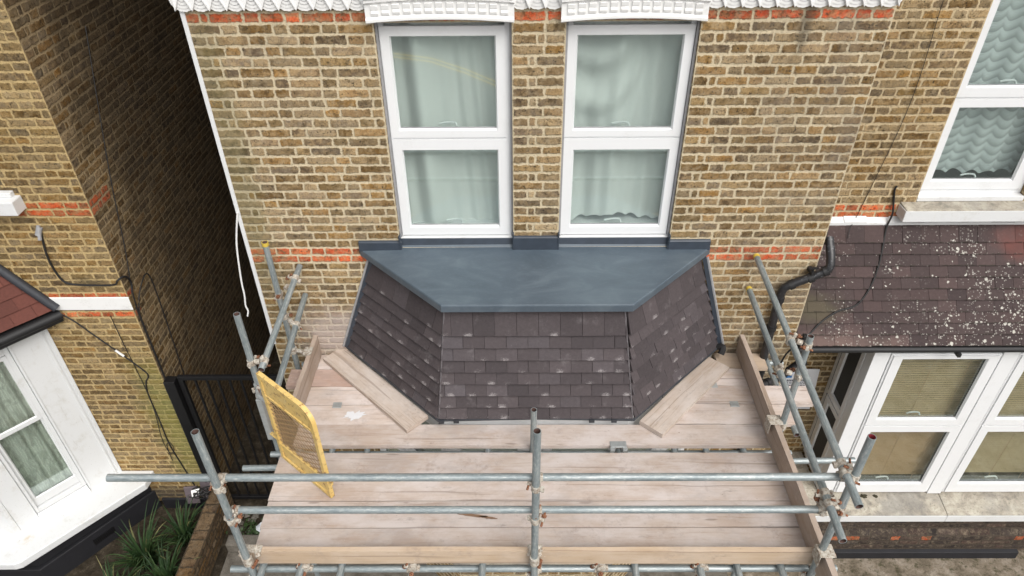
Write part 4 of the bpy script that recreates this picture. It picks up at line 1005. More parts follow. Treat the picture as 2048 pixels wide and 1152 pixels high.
# rails
R1a, R1b = (-2.50, -2.098, 3.733), (1.965, -2.098, 3.729)
R2a, R2b = (-1.80, -2.098, 3.408), (1.915, -2.098, 3.405)
stube("guard_rail", R1a, R1b); stube("guard_rail", R2a, R2b)
def lerp(a, b, t): return tuple(a[i] + (b[i] - a[i]) * t for i in range(3))
C0, C1 = (1.963, -.03, 3.925), (1.938, -2.38, 3.792)
C1 = (1.945, -2.36, 3.797); D0, D1 = (1.966, -.03, 3.59), (1.905, -2.41, 3.535)
stube("guard_rail", C0, C1); stube("guard_rail", D0, D1)
A0, A1 = (-1.804, -.04, 3.852), (-1.85, -1.12, 3.70); B0_, B1_ = (-1.814, -.04, 3.548), (-1.775, -1.12, 3.515)
stube("guard_rail", A0, A1); stube("guard_rail", B0_, B1_)
for q in (C0, D0):
    mb = MB(); dd = (Vector(q) - Vector(C1 if q == C0 else D1)).normalized(); mb.tube(Vector(q) - dd * .03, Vector(q) + dd * .002, RT + .002, 18, hollow=True); mb.build("tape_band", [M['tubeyellow'], M['tubeinside']], sc, smooth=True)
# ledgers and transoms under the boards
for y in (-2.085, -1.075, -.02): stube("ledger", (-2.0, y, 2.716), (2.2 if y < -1 else -1.56, y, 2.716))
stube("ledger", (1.85, -.02, 2.716), (2.45, -.02, 2.716))
for x, y1, y0 in ((-1.765, -2.50, -.05), (-1.50, -2.42, -.05), (-1.22, -2.36, -.5), (-.25, -2.33, -.95), (.80, -2.36, -.95), (1.245, -2.40, -.75), (1.50, -2.38, -.5), (1.80, -2.44, -.05)):
    stube("transom", (x, y1, 2.766), (x + .01, y0, 2.766))
stube("transom", (-2.165, -1.245, 2.755), (-1.2, -1.235, 2.76)); stube("transom", (1.9, -1.19, 2.755), (2.66, -1.18, 2.755)); stube("transom", (2.27, -.95, 2.79), (2.27, .0, 2.79))
# couplers
def band(mb, c, d, r=RT + .0055, L=.046):
    c, d = Vector(c), Vector(d).normalized(); mb.tube(c - d * L / 2, c + d * L / 2, r, 16)
def coupler(pa, da, pb, db, ears=1.0):
    """clamp joining tube a (point, direction) to tube b"""
    pa, da, pb, db = Vector(pa), Vector(da).normalized(), Vector(pb), Vector(db).normalized()
    mb = MB(); band(mb, pa, da); band(mb, pb, db)
    m_ = (pa + pb) / 2; ax = (pb - pa); L = ax.length; ax = ax.normalized() if L > 1e-4 else da.cross(db).normalized()
    mb.tube(m_ - ax * .02, m_ + ax * .02, .021, 10)
    bolts = []
    for p, dr, s_ in ((pa, da, 1), (pb, db, -1)):
        side = dr.cross(ax).normalized() * s_ * ears
        e0, e1 = p + side * .026, p + side * .058
        # hinge lug and flap on both sides
        mb.tube(e0 + ax * .012 * s_, e1 + ax * .012 * s_, .015, 8); mb.tube(p - side * .02, p - side * .046, .017, 8)
        mb.tube(p - side * .042 - dr * .02, p - side * .042 + dr * .02, .011, 8)
        bolts.append((p + side * .047, ax * s_))
    o = mb.build("coupler", M['coupler'], sc, smooth=True)
    for c, a_ in bolts:
        b = MB(); b.tube(c - a_ * .03, c + a_ * .062, .0075, 8); b.tube(c + a_ * .028, c + a_ * .046, .0165, 6); b.build("bolt", M['rust'], o, smooth=True)
    return o
up_ = Vector((0, 0, 1)); xd = Vector((1, 0, 0)); yd = Vector((0, 1, 0))
for X in (XL, .108): 
    coupler((X, YF, 3.70), up_, (X + .02, -2.098, 3.731), xd); coupler((X, YF, 3.375), up_, (X + .02, -2.098, 3.407), xd, -1)
cd_ = (Vector(C1) - Vector(C0)).normalized(); dd_ = (Vector(D1) - Vector(D0)).normalized()
tC = lambda y: lerp(C0, C1, (y - C0[1]) / (C1[1] - C0[1])); tD = lambda y: lerp(D0, D1, (y - D0[1]) / (D1[1] - D0[1]))
coupler((1.998, YF, 3.80), up_, tC(-2.13), cd_); coupler((1.997, YF, 3.49), up_, tD(-2.16), dd_)
coupler(R1b, xd, tC(-2.07), cd_); coupler(R2b, xd, tD(-2.08), dd_, -1)
coupler((2.08, -1.03, 3.84), up_, tC(-1.0), cd_); coupler((2.083, -1.03, 3.54), up_, tD(-1.0), dd_, -1)
ad_ = (Vector(A1) - Vector(A0)).normalized(); bd_ = (Vector(B1_) - Vector(B0_)).normalized()
coupler((-1.945, -1.035, 3.70), up_, lerp(A0, A1, .93), ad_); coupler((-2.0, -.14, 3.62), up_, lerp(A0, A1, .14), ad_, -1); coupler((-1.995, -.145, 3.40), up_, lerp(B0_, B1_, .36), bd_)
coupler((-1.95, -1.035, 3.42), up_, (-1.93, -1.09, 3.42), xd)
for x in (-1.49, -.75, .55, 1.24): 
    coupler((x, -2.085, 2.716), xd, (x + .02, -2.10, 2.766), yd)
for X in (XL, .108, 2.0): coupler((X, YF, 2.69), up_, (X + .03, -2.085, 2.716), xd)
# toe boards
def board_mesh(x0, x1, y0, y1, z0, z1, along, seed):
    """sawn board: slightly bowed edges, split ends"""
    rg = random.Random(seed); mb = MB(); n = 14
    L = (x1 - x0) if along == 'x' else (y1 - y0)
    ph = rg.random() * 9; amp = .0035; tw = rg.uniform(-.003, .003)
    ring = []
    for i in range(n + 1):
        t = i / n; s = t * L; e0 = amp * math.sin(3.1 * t + ph) + .0015 * math.sin(17 * t + ph); e1 = amp * math.sin(2.7 * t + ph * 1.7) + .0015 * math.sin(15 * t + 2 * ph); dz = .003 * math.sin(2.2 * t + ph) + tw * (t - .5)
        if along == 'x': r = [(x0 + s, y0 + e0, z0), (x0 + s, y1 + e1, z0), (x0 + s, y1 + e1, z1 + dz), (x0 + s, y0 + e0, z1 + dz - tw * t)]
        else: r = [(x1 - e0, y0 + s, z0), (x0 - e1, y0 + s, z0), (x0 - e1, y0 + s, z1 + dz), (x1 - e0, y0 + s, z1 + dz)]
        ring.append((s, r))
    W = (y1 - y0) if along == 'x' else (x1 - x0); T = z1 - z0; per = [0, W, W + T, 2 * W + T, 2 * W + 2 * T]
    for (s0, r0), (s1, r1) in zip(ring[:-1], ring[1:]):
        for k in range(4):
            j = (k + 1) % 4
            mb.face([r0[k], r0[j], r1[j], r1[k]][::-1], [(s0, per[k]), (s0, per[k + 1]), (s1, per[k + 1]), (s1, per[k])][::-1])
    mb.face(ring[0][1], [(p * .02, .3) for p in range(4)]); mb.face(ring[-1][1][::-1], [(p * .02, .3) for p in range(4)])
    return mb
board_mesh(-1.832, 1.992, -2.103, -2.065, 2.805, 2.947, 'x', 1).build("toe_board", M['toe'], sc, bevel=.004)
board_mesh(1.997, 2.035, -2.62, .0, 2.835, 3.05, 'y', 2).build("toe_board", M['oldtoe'], sc, bevel=.004)
board_mesh(-1.842, -1.804, -.86, .0, 2.835, 3.058, 'y', 3).build("toe_board", M['oldtoe'], sc, bevel=.004)
def toe_clip(x, y, z0, z1, s=1, out=None):
    mb = MB(); mb.box(x - .03, x + .075, y - .05, y + .05, z1, z1 + .006); mb.box(x - .03, x - .024, y - .05, y + .05, z0 + .08, z1); mb.box(x + .044, x + .052, y - .05, y + .05, z0, z1)
    o = mb.build("toe_board_clip", M['coupler'], sc, bevel=.003)
    mb = MB(); mb.tube((x + .045, y, z1 - .04), (x + .095, y, z1 - .04), .012, 8); mb.build("bolt", M['rust'], o, smooth=True)
    if out:
        mb = MB(); band(mb, out, (0, 0, 1), RT + .008, .06); mb.tube((x + .05, y, out[2]), out, .018, 8); mb.build("coupler", M['coupler'], sc, smooth=True)
toe_clip(1.99, -1.03, 2.87, 3.056, out=(2.083, -1.03, 3.0)); toe_clip(1.99, YF - .01, 2.87, 3.056, out=(2.0, YF, 2.93)) if False else toe_clip(1.99, -2.17, 2.87, 3.056)
mb = MB(); mb.box(-1.872, -1.80, -.27, -.17, 3.062, 3.069); mb.box(-1.85, -1.844, -.27, -.17, 2.9, 3.062); mb.tube((-1.99, -.15, 3.02), (-1.85, -.2, 3.02), .018, 8); band(mb, (-1.99, -.155, 3.02), (0, 0, 1), RT + .008, .06); mb.build("toe_board_clip", M['coupler'], sc, smooth=False)
for X, w_ in ((XL, .06), (.108, .035)):                       # clamps that hold the front toe board to the standards
    mb = MB(); band(mb, (X, YF, 2.93), (0, 0, 1), RT + .009, .075); mb.tube((X - w_, YF + .03, 2.92), (X - w_ * .5, -2.06, 2.96), .018, 8); mb.tube((X + w_, YF + .03, 2.92), (X + w_ * .5, -2.06, 2.96), .018, 8); mb.box(X - w_ - .01, X + w_ + .02, -2.108, -2.052, 2.95, 2.957)
    o = mb.build("toe_board_clip", M['coupler'], sc, smooth=True)
    mb = MB(); mb.tube((X + .03, YF - .03, 2.88), (X + .045, YF + .03, 2.88), .012, 8); mb.build("bolt", M['rust'], o, smooth=True)

# ---------------------------------------------------------------- deck boards (each one lies loose on the transoms)
GB = "boards of the scaffold deck"
def board(x0, x1, y0, y1, label, seed, z1=ZD, mat=None):
    o = board_mesh(x0, x1, y0, y1, z1 - .038, z1, 'x', seed).build("scaffold_board", mat or M['board'], bevel=.0035)
    return tag(o, label, "board", GB)
board(-1.838, 2.03, -2.060, -1.842, "long deck board nearest the viewer, lying against the front toe board", 11)
b2 = board(-1.848, 2.05, -1.832, -1.616, "second long deck board behind the front toe board, brown streak near its middle", 12, ZD + .002)
board(-1.855, 2.04, -1.606, -1.389, "third long deck board behind the front toe board, under the lower guard rail", 13, ZD - .001)
board(-1.872, 2.04, -1.379, -1.166, "long deck board just in front of the open gap in the deck", 14, ZD + .003)
board(-1.80, 2.06, -1.084, -.866, "long deck board just behind the open gap, in front of the tiled bay", 15)
board(-1.80, -.86, -.861, -.647, "short left deck board with a white plaster splash, beside the yellow gate", 16)
board(-1.86, -1.06, -.640, -.428, "short left deck board beside the yellow gate, second from the wall side", 17, ZD + .002)
board(-2.03, -1.27, -.421, -.208, "short reddish left deck board sticking out under the left toe board", 18, ZD, M['redboard'])
board(-1.80, -1.50, -.201, -.012, "short stub of deck board against the brick wall left of the bay", 19, ZD + .001)
board(1.16, 2.28, -.861, -.647, "short right deck board behind the gap, ending past the right toe board", 20)
board(1.40, 2.50, -.640, -.428, "short right deck board reaching furthest out towards the parking notice", 21, ZD + .002)
board(1.60, 2.075, -.421, -.208, "short right deck board second from the brick wall, ending at the right toe board", 22)
board(1.80, 2.24, -.201, -.012, "yellowish short deck board against the brick wall right of the bay", 23, ZD + .003, M['toe'])
def loose(p0, p1, wd, label, seed):
    p0, p1 = Vector(p0), Vector(p1); L = (p1 - p0).length
    mb = board_mesh(0, L, -wd / 2, wd / 2, 0, .038, 'x', seed); a_ = math.atan2(p1.y - p0.y, p1.x - p0.x)
    mb.v = [(x, y, z) for x, y, z in mb.v]
    o = mb.build("scaffold_board", M['loose'], bevel=.004, origin=(0, 0, 0)); o.location = p0; o.rotation_euler = (0, 0, a_); return tag(o, label, "board", "loose boards laid across the deck")
loose((-1.685, -.03, ZD + .005), (-.82, -.885, ZD + .005), .222, "loose worn board laid diagonally on the deck left of the bay, nearest the plaster splash", 31)
loose((1.08, -.945, ZD + .005), (1.795, -.165, ZD + .005), .218, "loose grey board laid diagonally on the deck right of the bay", 32)
def splat(name, pts_c, rx, ry, z, mat, label, cat, seed, n=26):
    rg = random.Random(seed); P = []
    for k in range(n):
        a_ = 2 * math.pi * k / n; r = rg.uniform(.55, 1.1) if k % 2 else rg.uniform(.35, .8)
        P.append((pts_c[0] + rx * r * math.cos(a_), pts_c[1] + ry * r * math.sin(a_)))
    mb = MB(); mb.prism(P, z, z + .003); o = mb.build(name, mat); return tag(o, label, cat)
for (cx_, cy_, rx_, ry_) in ((-.335, -1.735, .13, .012), (-.22, -1.755, .07, .010)):
    rg = random.Random(int(cx_ * 1000)); P_ = [(cx_ + rx_ * rg.uniform(.75, 1.1) * math.cos(2 * math.pi * k / 22), cy_ + ry_ * rg.uniform(.5, 1.2) * math.sin(2 * math.pi * k / 22) - .12 * (rx_ * math.cos(2 * math.pi * k / 22))) for k in range(22)]
    mb = MB(); mb.prism(P_, ZD + .003, ZD + .0062); mb.build("brown_streak", M['streak'], b2)
splat("plaster_splash", (-1.37, -.765), .115, .06, ZD + .0015, M['stainpaint'], "dried white plaster splash on the short deck board beside the left loose board", "plaster", 5)
def clip(x, y, label, w_=.085):
    mb = MB(); mb.box(x - w_ / 2, x + w_ / 2, y - .03, y + .03, ZD + .003, ZD + .007); mb.tube((x - w_ / 2, y - .028, ZD + .004), (x + w_ / 2, y - .028, ZD + .004), .006, 8)
    if w_ > .1:
        for s_ in (-1, 1): mb.box(x + s_ * .05 - .018, x + s_ * .05 + .018, y - .062, y - .028, ZD - .035, ZD + .006)
    return tag(mb.build("board_clip", M['galv'], bevel=.002), label, "clip", "steel clips on the deck boards")
clip(-1.53, -.645, "small galvanised clip on the left short deck boards near the gate", .075)
clip(.80, -1.08, "large galvanised board clip hooked over the gap right of the middle standard", .13)
clip(1.70, -.42, "small galvanised clip on the right deck boards nearest the wall", .07)
clip(1.83, -.645, "small galvanised clip on the right deck boards close to the right toe board", .075)

# ---------------------------------------------------------------- yellow ladder gate
gH = Vector((-1.84, -1.2, 0)); gF = Vector((-1.39, -1.57, 0)); gd = (gF - gH).normalized(); gn = Vector((gd.y, -gd.x, 0))
gx = frame(gH, gd, gn)
gate = thing("safety_gate", (-1.84, -1.2, 2.83), "yellow steel ladder gate with mesh panel, standing ajar on the scaffold deck", "gate")
W_, Z0, Z1, RC = .605, 2.845, 3.755, .13
def gfr(inset, n=10):
    pts = [(inset, Z0 + inset), (W_ - inset, Z0 + inset)]
    cx, cz = W_ - RC, Z1 - RC; r = RC - inset
    pts += [(cx + r * math.cos(math.pi / 2 * k / n), cz + r * math.sin(math.pi / 2 * k / n)) for k in range(n + 1)]
    return pts + [(inset, Z1 - inset)]
mb = MB(); mb.xf = gx; o_, i_ = gfr(0), gfr(.034); n = len(o_)
for k in range(n):
    j = (k + 1) % n
    for (na, nb, rev) in ((.016, .016, 0),):
        mb.face([(o_[k][0], .016, o_[k][1]), (o_[j][0], .016, o_[j][1]), (i_[j][0], .016, i_[j][1]), (i_[k][0], .016, i_[k][1])])
        mb.face([(o_[k][0], -.016, o_[k][1]), (o_[j][0], -.016, o_[j][1]), (i_[j][0], -.016, i_[j][1]), (i_[k][0], -.016, i_[k][1])][::-1])
        mb.face([(o_[k][0], -.016, o_[k][1]), (o_[j][0], -.016, o_[j][1]), (o_[j][0], .016, o_[j][1]), (o_[k][0], .016, o_[k][1])])
        mb.face([(i_[k][0], -.016, i_[k][1]), (i_[j][0], -.016, i_[j][1]), (i_[j][0], .016, i_[j][1]), (i_[k][0], .016, i_[k][1])][::-1])
mb.build("frame", M['yellow'], gate, bevel=.003)
top_p = [(.034, Z1 - .205)] + [(W_ - .034, Z1 - .205)] + [p for p in gfr(.034)[2:]]
mb = MB(); mb.xf = gx
for nn_ in (.006, .002): mb.face([(p[0], nn_, p[1]) for p in (top_p if nn_ > .004 else top_p[::-1])])
mb.box(.034, W_ - .034, -.012, .014, Z1 - .222, Z1 - .2); mb.build("top_plate", M['yellow'], gate)
mb = MB(); mb.xf = gx; mb.box(.034, W_ - .034, .002, .006, Z0 + .03, Z0 + .17); mb.box(.034, W_ - .034, -.012, .014, Z0 + .165, Z0 + .185); mb.build("kick_plate", M['yellow'], gate, bevel=.002)
mb = MB(); mb.xf = gx; za, zb_ = Z0 + .175, Z1 - .21; xa, xb_ = .03, W_ - .03
def clipseg(x0, z0, sl, sgn):                                 # diamonds of expanded metal
    return None
pitch = .085; slope = .56
k = -30
while k < 60:
    for sgn in (1, -1):
        # line z = z_start + sgn*slope*(x)
        c0 = za + k * pitch * slope
        P_ = []
        for x in arc(xa, xb_, 60):
            z = c0 + sgn * slope * (x - xa)
            if za <= z <= zb_: P_.append((x, z))
        if len(P_) > 1:
            a_, b_ = P_[0], P_[-1]; mb.tube((a_[0], .002 * sgn, a_[1]), (b_[0], .002 * sgn, b_[1]), .0036, 5, caps=False)
    k += 1
mb.build("mesh_panel", M['wire'], gate)
mb = MB(); mb.xf = gx; mb.box(W_ - .002, W_ + .045, -.012, .012, Z0 + .20, Z0 + .235); mb.box(W_ + .02, W_ + .032, -.012, .012, Z0 + .16, Z0 + .21); mb.build("latch", M['yellow'], gate, bevel=.002)
mb = MB(); hx, hy = -1.925, -1.13
mb.box(hx - .022, hx + .022, hy - .022, hy + .022, 2.98, 3.42); mb.build("hinge_post", M['galv'], gate, bevel=.004)
for z in (3.45, 3.05):
    mb = MB(); band(mb, (-1.947, -1.035, z), (0, 0, 1), RT + .009, .06); mb.tube((-1.947, -1.035, z), (hx, hy, z), .02, 8); mb.tube((hx, hy, z), (gH.x, gH.y, z), .014, 8); mb.tube((hx, hy, z - .02), (hx, hy, z + .05), .012, 8)
    mb.build("hinge", M['galv'] if z > 3.2 else M['yellow'], gate, smooth=True)

# ================================================================ SMALLER THINGS
ig = thing("iron_gate", (-2.9, .42, 0), "tall black iron bar gate closing the alley between the two houses", "gate")
mb = MB(); mb.box(-3.50, -2.215, .40, .44, 2.10, 2.15); mb.box(-3.50, -2.215, .40, .44, .12, .17); mb.box(-3.50, -3.45, .40, .44, .05, 2.10); mb.box(-2.265, -2.215, .40, .44, .05, 2.10); mb.build("frame", M['iron'], ig, bevel=.004)
for i in range(9):
    x = -3.45 + (i + 1) * .1185; mb = MB(); mb.box(x - .009, x + .009, .411, .429, .17, 2.10); mb.build("bar", M['iron'], ig)
mb = MB(); mb.box(-3.645, -3.53, .37, .47, 0, 2.10); mb.build("gate_post", M['iron'], ig, bevel=.006)
gw = MB(); gw.xf = frame((-3.405, .38, 0), (0, -1, 0), (1, 0, 0)); bricks(gw, 0, .42, 0, 1.95, zbase=0, seed=71, pt=lambda s, z: (s, 0, z))
gw.xf = frame((-3.575, -1.57, 0), (0, 1, 0), (-1, 0, 0)); bricks(gw, 0, .42, 0, 1.95, zbase=0, seed=72, pt=lambda s, z: (s, 0, z))
gw.xf = ident; bricks(gw, 0, .17, 0, 1.95, zbase=0, course=.17, seed=73, pt=lambda s, t: (-3.575 + t, -1.57 + s, .42 + .0006 * math.sin(s * 9)))
bricks(gw, 0, .42, -3.575, -3.405, zbase=0, seed=74, pt=lambda x, z: (x, -1.57, z))
tag(gw.build("garden_wall", M['brick_old']), "low mossy brick garden wall running from the left house towards the street", "wall")

def plant(x, y, n, h, seed, label):
    rg = random.Random(seed); mb = MB()
    for _ in range(n):
        a_ = rg.uniform(0, 2 * math.pi); L = h * rg.uniform(.6, 1.15); lean = rg.uniform(.15, .75); wd = rg.uniform(.0045, .0085); r0 = rg.uniform(0, .09)
        bx, by = x + r0 * math.cos(a_ + 1), y + r0 * math.sin(a_ + 1); d_ = Vector((math.cos(a_), math.sin(a_), 0)); sd_ = Vector((-d_.y, d_.x, 0)); N = 9; prev = None; rn = (rg.random(), rg.random(), 0); droop = rg.uniform(.2, 1.3)
        for k in range(N + 1):
            t = k / N; out_ = lean * L * (t ** 1.5); up2 = L * (t - droop * .55 * t ** 3)
            c = Vector((bx, by, 0)) + d_ * out_ + Vector((0, 0, up2)); w2 = wd * (1 - t ** 3) * (.6 + .8 * min(t * 3, 1)) + .0008
            keel = Vector((0, 0, -.35 * w2)); cur = (c - sd_ * w2, c + keel, c + sd_ * w2)
            if prev:
                mb.face([prev[0], prev[1], cur[1], cur[0]], None, None, None, rn); mb.face([prev[1], prev[2], cur[2], cur[1]], None, None, None, rn)
            prev = cur
    return tag(mb.build("strappy_plant", M['leaf'], origin=(x, y, 0)), label, "plant", "strappy plants in the left garden bed")
plant(-3.80, -.10, 95, .55, 1, "strappy green plant clump close to the garden wall and the house wall")
plant(-4.12, -.38, 150, .62, 2, "biggest strappy green clump, in the middle of the left garden bed")
plant(-3.78, -.62, 110, .55, 3, "strappy green clump leaning over the garden wall at the bottom of the photo")
plant(-4.25, -.80, 100, .5, 4, "strappy green clump at the lower left, below the splayed bay")
plant(-4.02, -.95, 100, .5, 5, "frontmost strappy green clump at the bottom edge of the photo")

def cable(name, pts, r, mat, label, cat="cable", smooth=5):
    mb = MB(); mb.path(pts, r, 8, smooth=smooth); return tag(mb.build(name, mat, smooth=True), label, cat)
yl = YL - .012
c1 = thing("cable", (-4.0, yl, 3.3), "thick black cable with a grey inlet, looping across the left house front", "cable")
mb = MB(); mb.path([(-4.166, yl + .01, 3.926), (-4.20, yl - .01, 3.70), (-4.205, yl, 3.50), (-4.17, yl, 3.385), (-4.09, yl, 3.35), (-3.9, yl, 3.338), (-3.72, yl, 3.345), (-3.665, yl - .01, 3.40), (-3.628, YL + .04, 3.40), (-3.632, YL + .10, 3.28), (-3.635, .32 + .12, 3.05), (-3.635, .42, 2.0), (-3.635, .41, .9), (-3.635, .41, .3)], .0095, 8, smooth=5); mb.build("sheath", M['cable'], c1, smooth=True)
mb = MB(); mb.tube((-4.19, yl - .012, 3.90), (-4.16, yl + .01, 3.97), .026, 10); mb.tube((-4.18, yl - .03, 3.86), (-4.16, yl, 3.99), .016, 8); mb.build("inlet", M['seal'], c1, smooth=True)
cable("cable", [(-3.637, 1.26, 5.42), (-3.637, 1.02, 4.8), (-3.637, .80, 4.2), (-3.637, .62, 3.6), (-3.637, .50, 3.29)], .0045, M['cable'], "thin black wire falling down the dark flank of the left house")
cable("cable", [(-3.637, .44, 2.95), (-3.637, .55, 3.1), (-3.637, .74, 3.19), (-3.637, .82, 3.12), (-3.637, .82, 2.8), (-3.637, .77, 2.1), (-3.637, .74, 1.75)], .006, M['cable'], "black cable hooked in an arch on the alley side of the left house")
cable("cable", [(-4.36, yl, 3.01), (-4.25, yl, 2.90), (-4.13, yl, 2.73), (-3.95, yl, 2.48), (-3.80, yl, 2.26), (-3.775, yl, 2.18), (-3.83, yl, 2.08), (-3.86, yl, 1.9), (-3.865, yl, 1.5), (-3.875, yl, 1.15), (-3.84, yl, .8), (-3.81, yl, .55), (-3.79, yl, .3)], .007, M['cable'], "black cable slanting down the left house brick from the bay roof")
mb = MB(); mb.tube((-3.99, yl - .002, 2.535), (-3.93, yl - .002, 2.455), .011, 10); tag(mb.build("cable_joint", M['whitecable'], smooth=True), "small white sleeve on the slanting black cable of the left house", "cable joint")
cable("cable", [(-3.885, yl, 2.975), (-3.88, yl, 2.6), (-3.862, yl, 2.1), (-3.87, yl, 1.7), (-3.92, yl, 1.3), (-3.93, yl, 1.1), (-3.89, yl - .02, 1.0), (-3.84, yl - .01, 1.05), (-3.86, yl, 1.16), (-3.91, yl, 1.1), (-3.92, yl, .85)], .0038, M['cable'], "thin black wire ending in a small loop, hanging under the white string course")
cable("cable", [(-2.206, -.02, 4.356), (-2.259, -.02, 4.17), (-2.296, -.02, 4.0), (-2.335, -.02, 3.694), (-2.345, -.02, 3.534), (-2.362, -.02, 3.42), (-2.355, -.02, 3.36), (-2.373, -.02, 3.30)], .0075, M['whitecable'], "white cable dangling beside the white corner strip in the alley")
yr = YR - .012
cable("cable", [(3.115, yr, 6.4), (3.117, yr, 5.77), (3.14, yr, 5.2), (3.122, yr, 4.79), (3.06, yr, 4.3), (3.01, yr, 3.93), (2.95, .50, 3.86), (2.93, .45, 3.78)], .0026, M['cable'], "hair-thin black wire hanging down the right house brick to its bay roof")
def roofpt(x, y): return (x, y, 2.972 + (y + .075) * (.913 / .625) + .028)
cable("cable", [(3.27, yr, 4.235), (3.262, yr, 4.20), (3.29, yr, 4.08), (3.30, yr - .03, 3.97), roofpt(3.27, .50), roofpt(3.22, .34), roofpt(3.14, .21), roofpt(3.02, .12), roofpt(2.86, .09), roofpt(2.72, .04), roofpt(2.60, -.03), (2.50, -.09, 3.0), (2.44, -.05, 2.85), (2.42, -.03, 2.6), (2.40, -.03, 2.3)], .0085, M['cable'], "thick black cable lying over the lichened bay roof and dropping at the downpipe")
mb = MB(); mb.box(2.50, 2.56, -.13, -.07, 2.985, 3.09); mb.box(2.515, 2.55, -.12, -.08, 3.09, 3.13); tag(mb.build("cable_box", M['blackplastic'], bevel=.006), "small black box on the cable at the corner of the lichened roof", "box")
# boxes and tangle at the foot of the left wall
for (x, y, rz, lb_) in ((-3.83, .335, .1, "left one of two purple-grey slate slabs leaning on the wall foot"), (-3.66, .36, -.25, "right one of two purple-grey slate slabs, by the house corner")):
    mb = MB(); mb.box(-.075, .075, -.012, .012, 0, .24); o = mb.build("slate_slab", M['slate_box'], bevel=.006, origin=(0, 0, 0)); o.location = (x, y - .03, .18 if rz > 0 else .25); o.rotation_euler = (R_(-14), 0, rz); tag(o, lb_, "slab", "slate slabs at the wall foot")
rg = random.Random(3); mb = MB()
for k in range(5):
    P_ = [(-3.66 + rg.uniform(-.10, .14), .24 + rg.uniform(-.10, .06), .45 + rg.uniform(.0, .07)) for _ in range(8)]; mb.path(P_, .006, 6, smooth=4)
tag(mb.build("cable_tangle", M['cable'], smooth=True), "tangle of black cable on the end of the garden wall", "cable tangle")
mb = MB(); mb.box(-.045, .045, -.02, .02, 0, .012); 
for dx in (-.036, 0, .03): mb.box(dx - .008, dx + .008, -.055, -.02, 0, .010)
o = mb.build("junction_plate", M['whitecable'], bevel=.002, origin=(0, 0, 0)); o.location = (-3.70, .23, .50); o.rotation_euler = (R_(25), 0, .35); tag(o, "small white pronged plate lying on the cable tangle", "plate")
# weeds, wrapper and rubble by the alley gate
rg = random.Random(8); mb = MB()
for k in range(260):
    x, y, z = -3.02 + rg.gauss(0, .13), -.02 + rg.gauss(0, .08), rg.uniform(.01, .14); s_ = rg.uniform(.012, .03); a_ = rg.uniform(0, 6.28); t_ = rg.uniform(-.6, .6)
    u_ = Vector((math.cos(a_), math.sin(a_), t_)).normalized() * s_; v_ = Vector((-math.sin(a_), math.cos(a_), rg.uniform(-.4, .4))).normalized() * s_ * .5; c = Vector((x, y, z))
    mb.face([c - u_, c - v_, c + u_, c + v_])
tag(mb.build("weed", M['weed']), "patch of low green weeds on the soil in front of the iron gate", "weeds", kind="stuff")
rg = random.Random(9); mb = MB(); n, m_ = 10, 6; vs = []
for j in range(m_ + 1):
    for i in range(n): 
        ph = math.pi * j / m_; th = 2 * math.pi * i / n; r = .075 * rg.uniform(.7, 1.15); vs.append((-2.93 + r * math.sin(ph) * math.cos(th) * 1.2, .02 + r * math.sin(ph) * math.sin(th), .13 + r * .7 * math.cos(ph)))
mb.mesh(vs, [(j * n + i, j * n + (i + 1) % n, (j + 1) * n + (i + 1) % n, (j + 1) * n + i) for j in range(m_) for i in range(n)]); tag(mb.build("wrapper", M['litter']), "crumpled pale blue-white plastic wrapper among the weeds by the iron gate", "litter")
rg = random.Random(10); mb = MB()
for k in range(150):
    x, y = rg.uniform(-3.3, -2.3), rg.uniform(-.16, .34); s_ = rg.uniform(.01, .04); mb.xf = frame((x, y, 0), (math.cos(k), math.sin(k), 0), (-math.sin(k), math.cos(k), 0)); h_ = s_ * rg.uniform(.5, .9)
    mb.slab([(-s_ * .6, -s_ * .6, h_), (s_ * .6, -s_ * .5, h_ * .8), (s_ * .5, s_ * .6, h_), (-s_ * .5, s_ * .5, h_ * .7)], [(-s_, -s_ * .8, 0), (s_, -s_, 0), (s_ * .9, s_, 0), (-s_, s_ * .9, 0)])
tag(mb.build("rubble", M['concrete']), "scattered broken stone on the soil by the alley gate", "rubble", kind="stuff")
mb = MB(); mb.box(-3.30, -2.55, -.24, -.10, 0, .16); tag(mb.build("stone_kerb", M['concrete'], bevel=.02), "rough concrete kerb block across the ground left of the scaffold", "kerb")
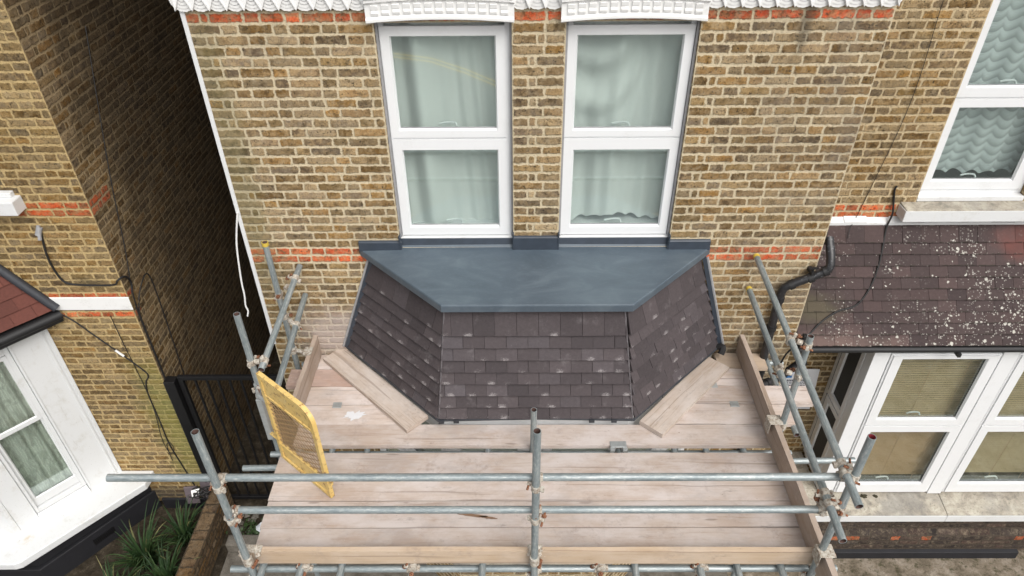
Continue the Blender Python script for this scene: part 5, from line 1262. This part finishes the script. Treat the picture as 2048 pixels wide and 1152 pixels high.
# moss on the right sill
for (x, y, s_, lb_) in ((3.76, -.03, .05, "larger dark moss tuft on the stone sill of the right bay"), (3.89, -.03, .04, "smaller dark moss tuft on the stone sill of the right bay, further right")):
    rg = random.Random(int(x * 100)); mb = MB(); n, m_ = 12, 5; vs = []
    for j in range(m_ + 1):
        for i in range(n):
            ph = math.pi / 2 * j / m_; th = 2 * math.pi * i / n; r = s_ * rg.uniform(.75, 1.2); vs.append((x + r * math.cos(ph) * math.cos(th), y + r * .6 * math.cos(ph) * math.sin(th), .735 + .45 * r * math.sin(ph)))
    mb.mesh(vs, [(j * n + i, j * n + (i + 1) % n, (j + 1) * n + (i + 1) % n, (j + 1) * n + i) for j in range(m_) for i in range(n)]); tag(mb.build("moss_tuft", M['moss'], smooth=True), lb_, "moss", "moss tufts on the stone sill")
# parking notice
pn = thing("parking_notice", (2.93, .55, 1.5), "white parking notice with a blue P square, fixed to the brick behind the scaffold", "sign")
fs = frame((2.74, .55, 0), (1, 0, 0), (0, -1, 0))
mb = MB(); mb.xf = fs; n = 10; vs = []
for j in range(2):
    for i in range(n + 1):
        u = i / n; vs.append((u * .40 + (0 if j else .03), .004 + (.05 * max(0, u - .6) ** 1.5 * (1.5 if j == 0 else .6)), 1.47 + (.63 if j else 0) + (.05 * u if j == 0 else 0)))
mb.mesh(vs, [(i, i + 1, n + 2 + i, n + 1 + i) for i in range(n)]); q = mb.build("board", M['signwhite'], pn); sm_ = q.modifiers.new("solid", 'SOLIDIFY'); sm_.thickness = .003; sm_.offset = 1
mb = MB(); mb.xf = fs; mb.box(.035, .135, .0085, .0095, 1.975, 2.075); mb.build("blue_square", M['signblue'], pn)
mb = MB(); mb.xf = fs; mb.box(.068, .080, .010, .011, 1.99, 2.062)
for k in range(8):
    a0, a1 = math.pi / 2 - math.pi * k / 8, math.pi / 2 - math.pi * (k + 1) / 8
    P2 = lambda a_, r: (.082 + r * math.cos(a_), .011, 2.042 + r * math.sin(a_)); mb.face([P2(a0, .010), P2(a1, .010), P2(a1, .021), P2(a0, .021)])
mb.box(.0801, .084, .010, .011, 2.052, 2.063); mb.box(.0801, .084, .010, .011, 2.021, 2.032); mb.build("letter", M['signwhite'], pn)
rg = random.Random(12)
mb = MB(); mb.xf = fs
x = .03
for wd_ in (.012,) * 15:
    if rg.random() < .85: mb.box(x, x + .011, .0085, .0092, 1.925, 1.948)
    x += .0165
for r_ in range(11):
    x = .03 + rg.uniform(0, .01); z = 1.905 - r_ * .024
    while x < .28:
        w2 = rg.uniform(.012, .04); mb.box(x, x + w2, .0085, .0090, z, z + .009); x += w2 + .007
mb.build("small_print", M['signink'], pn)
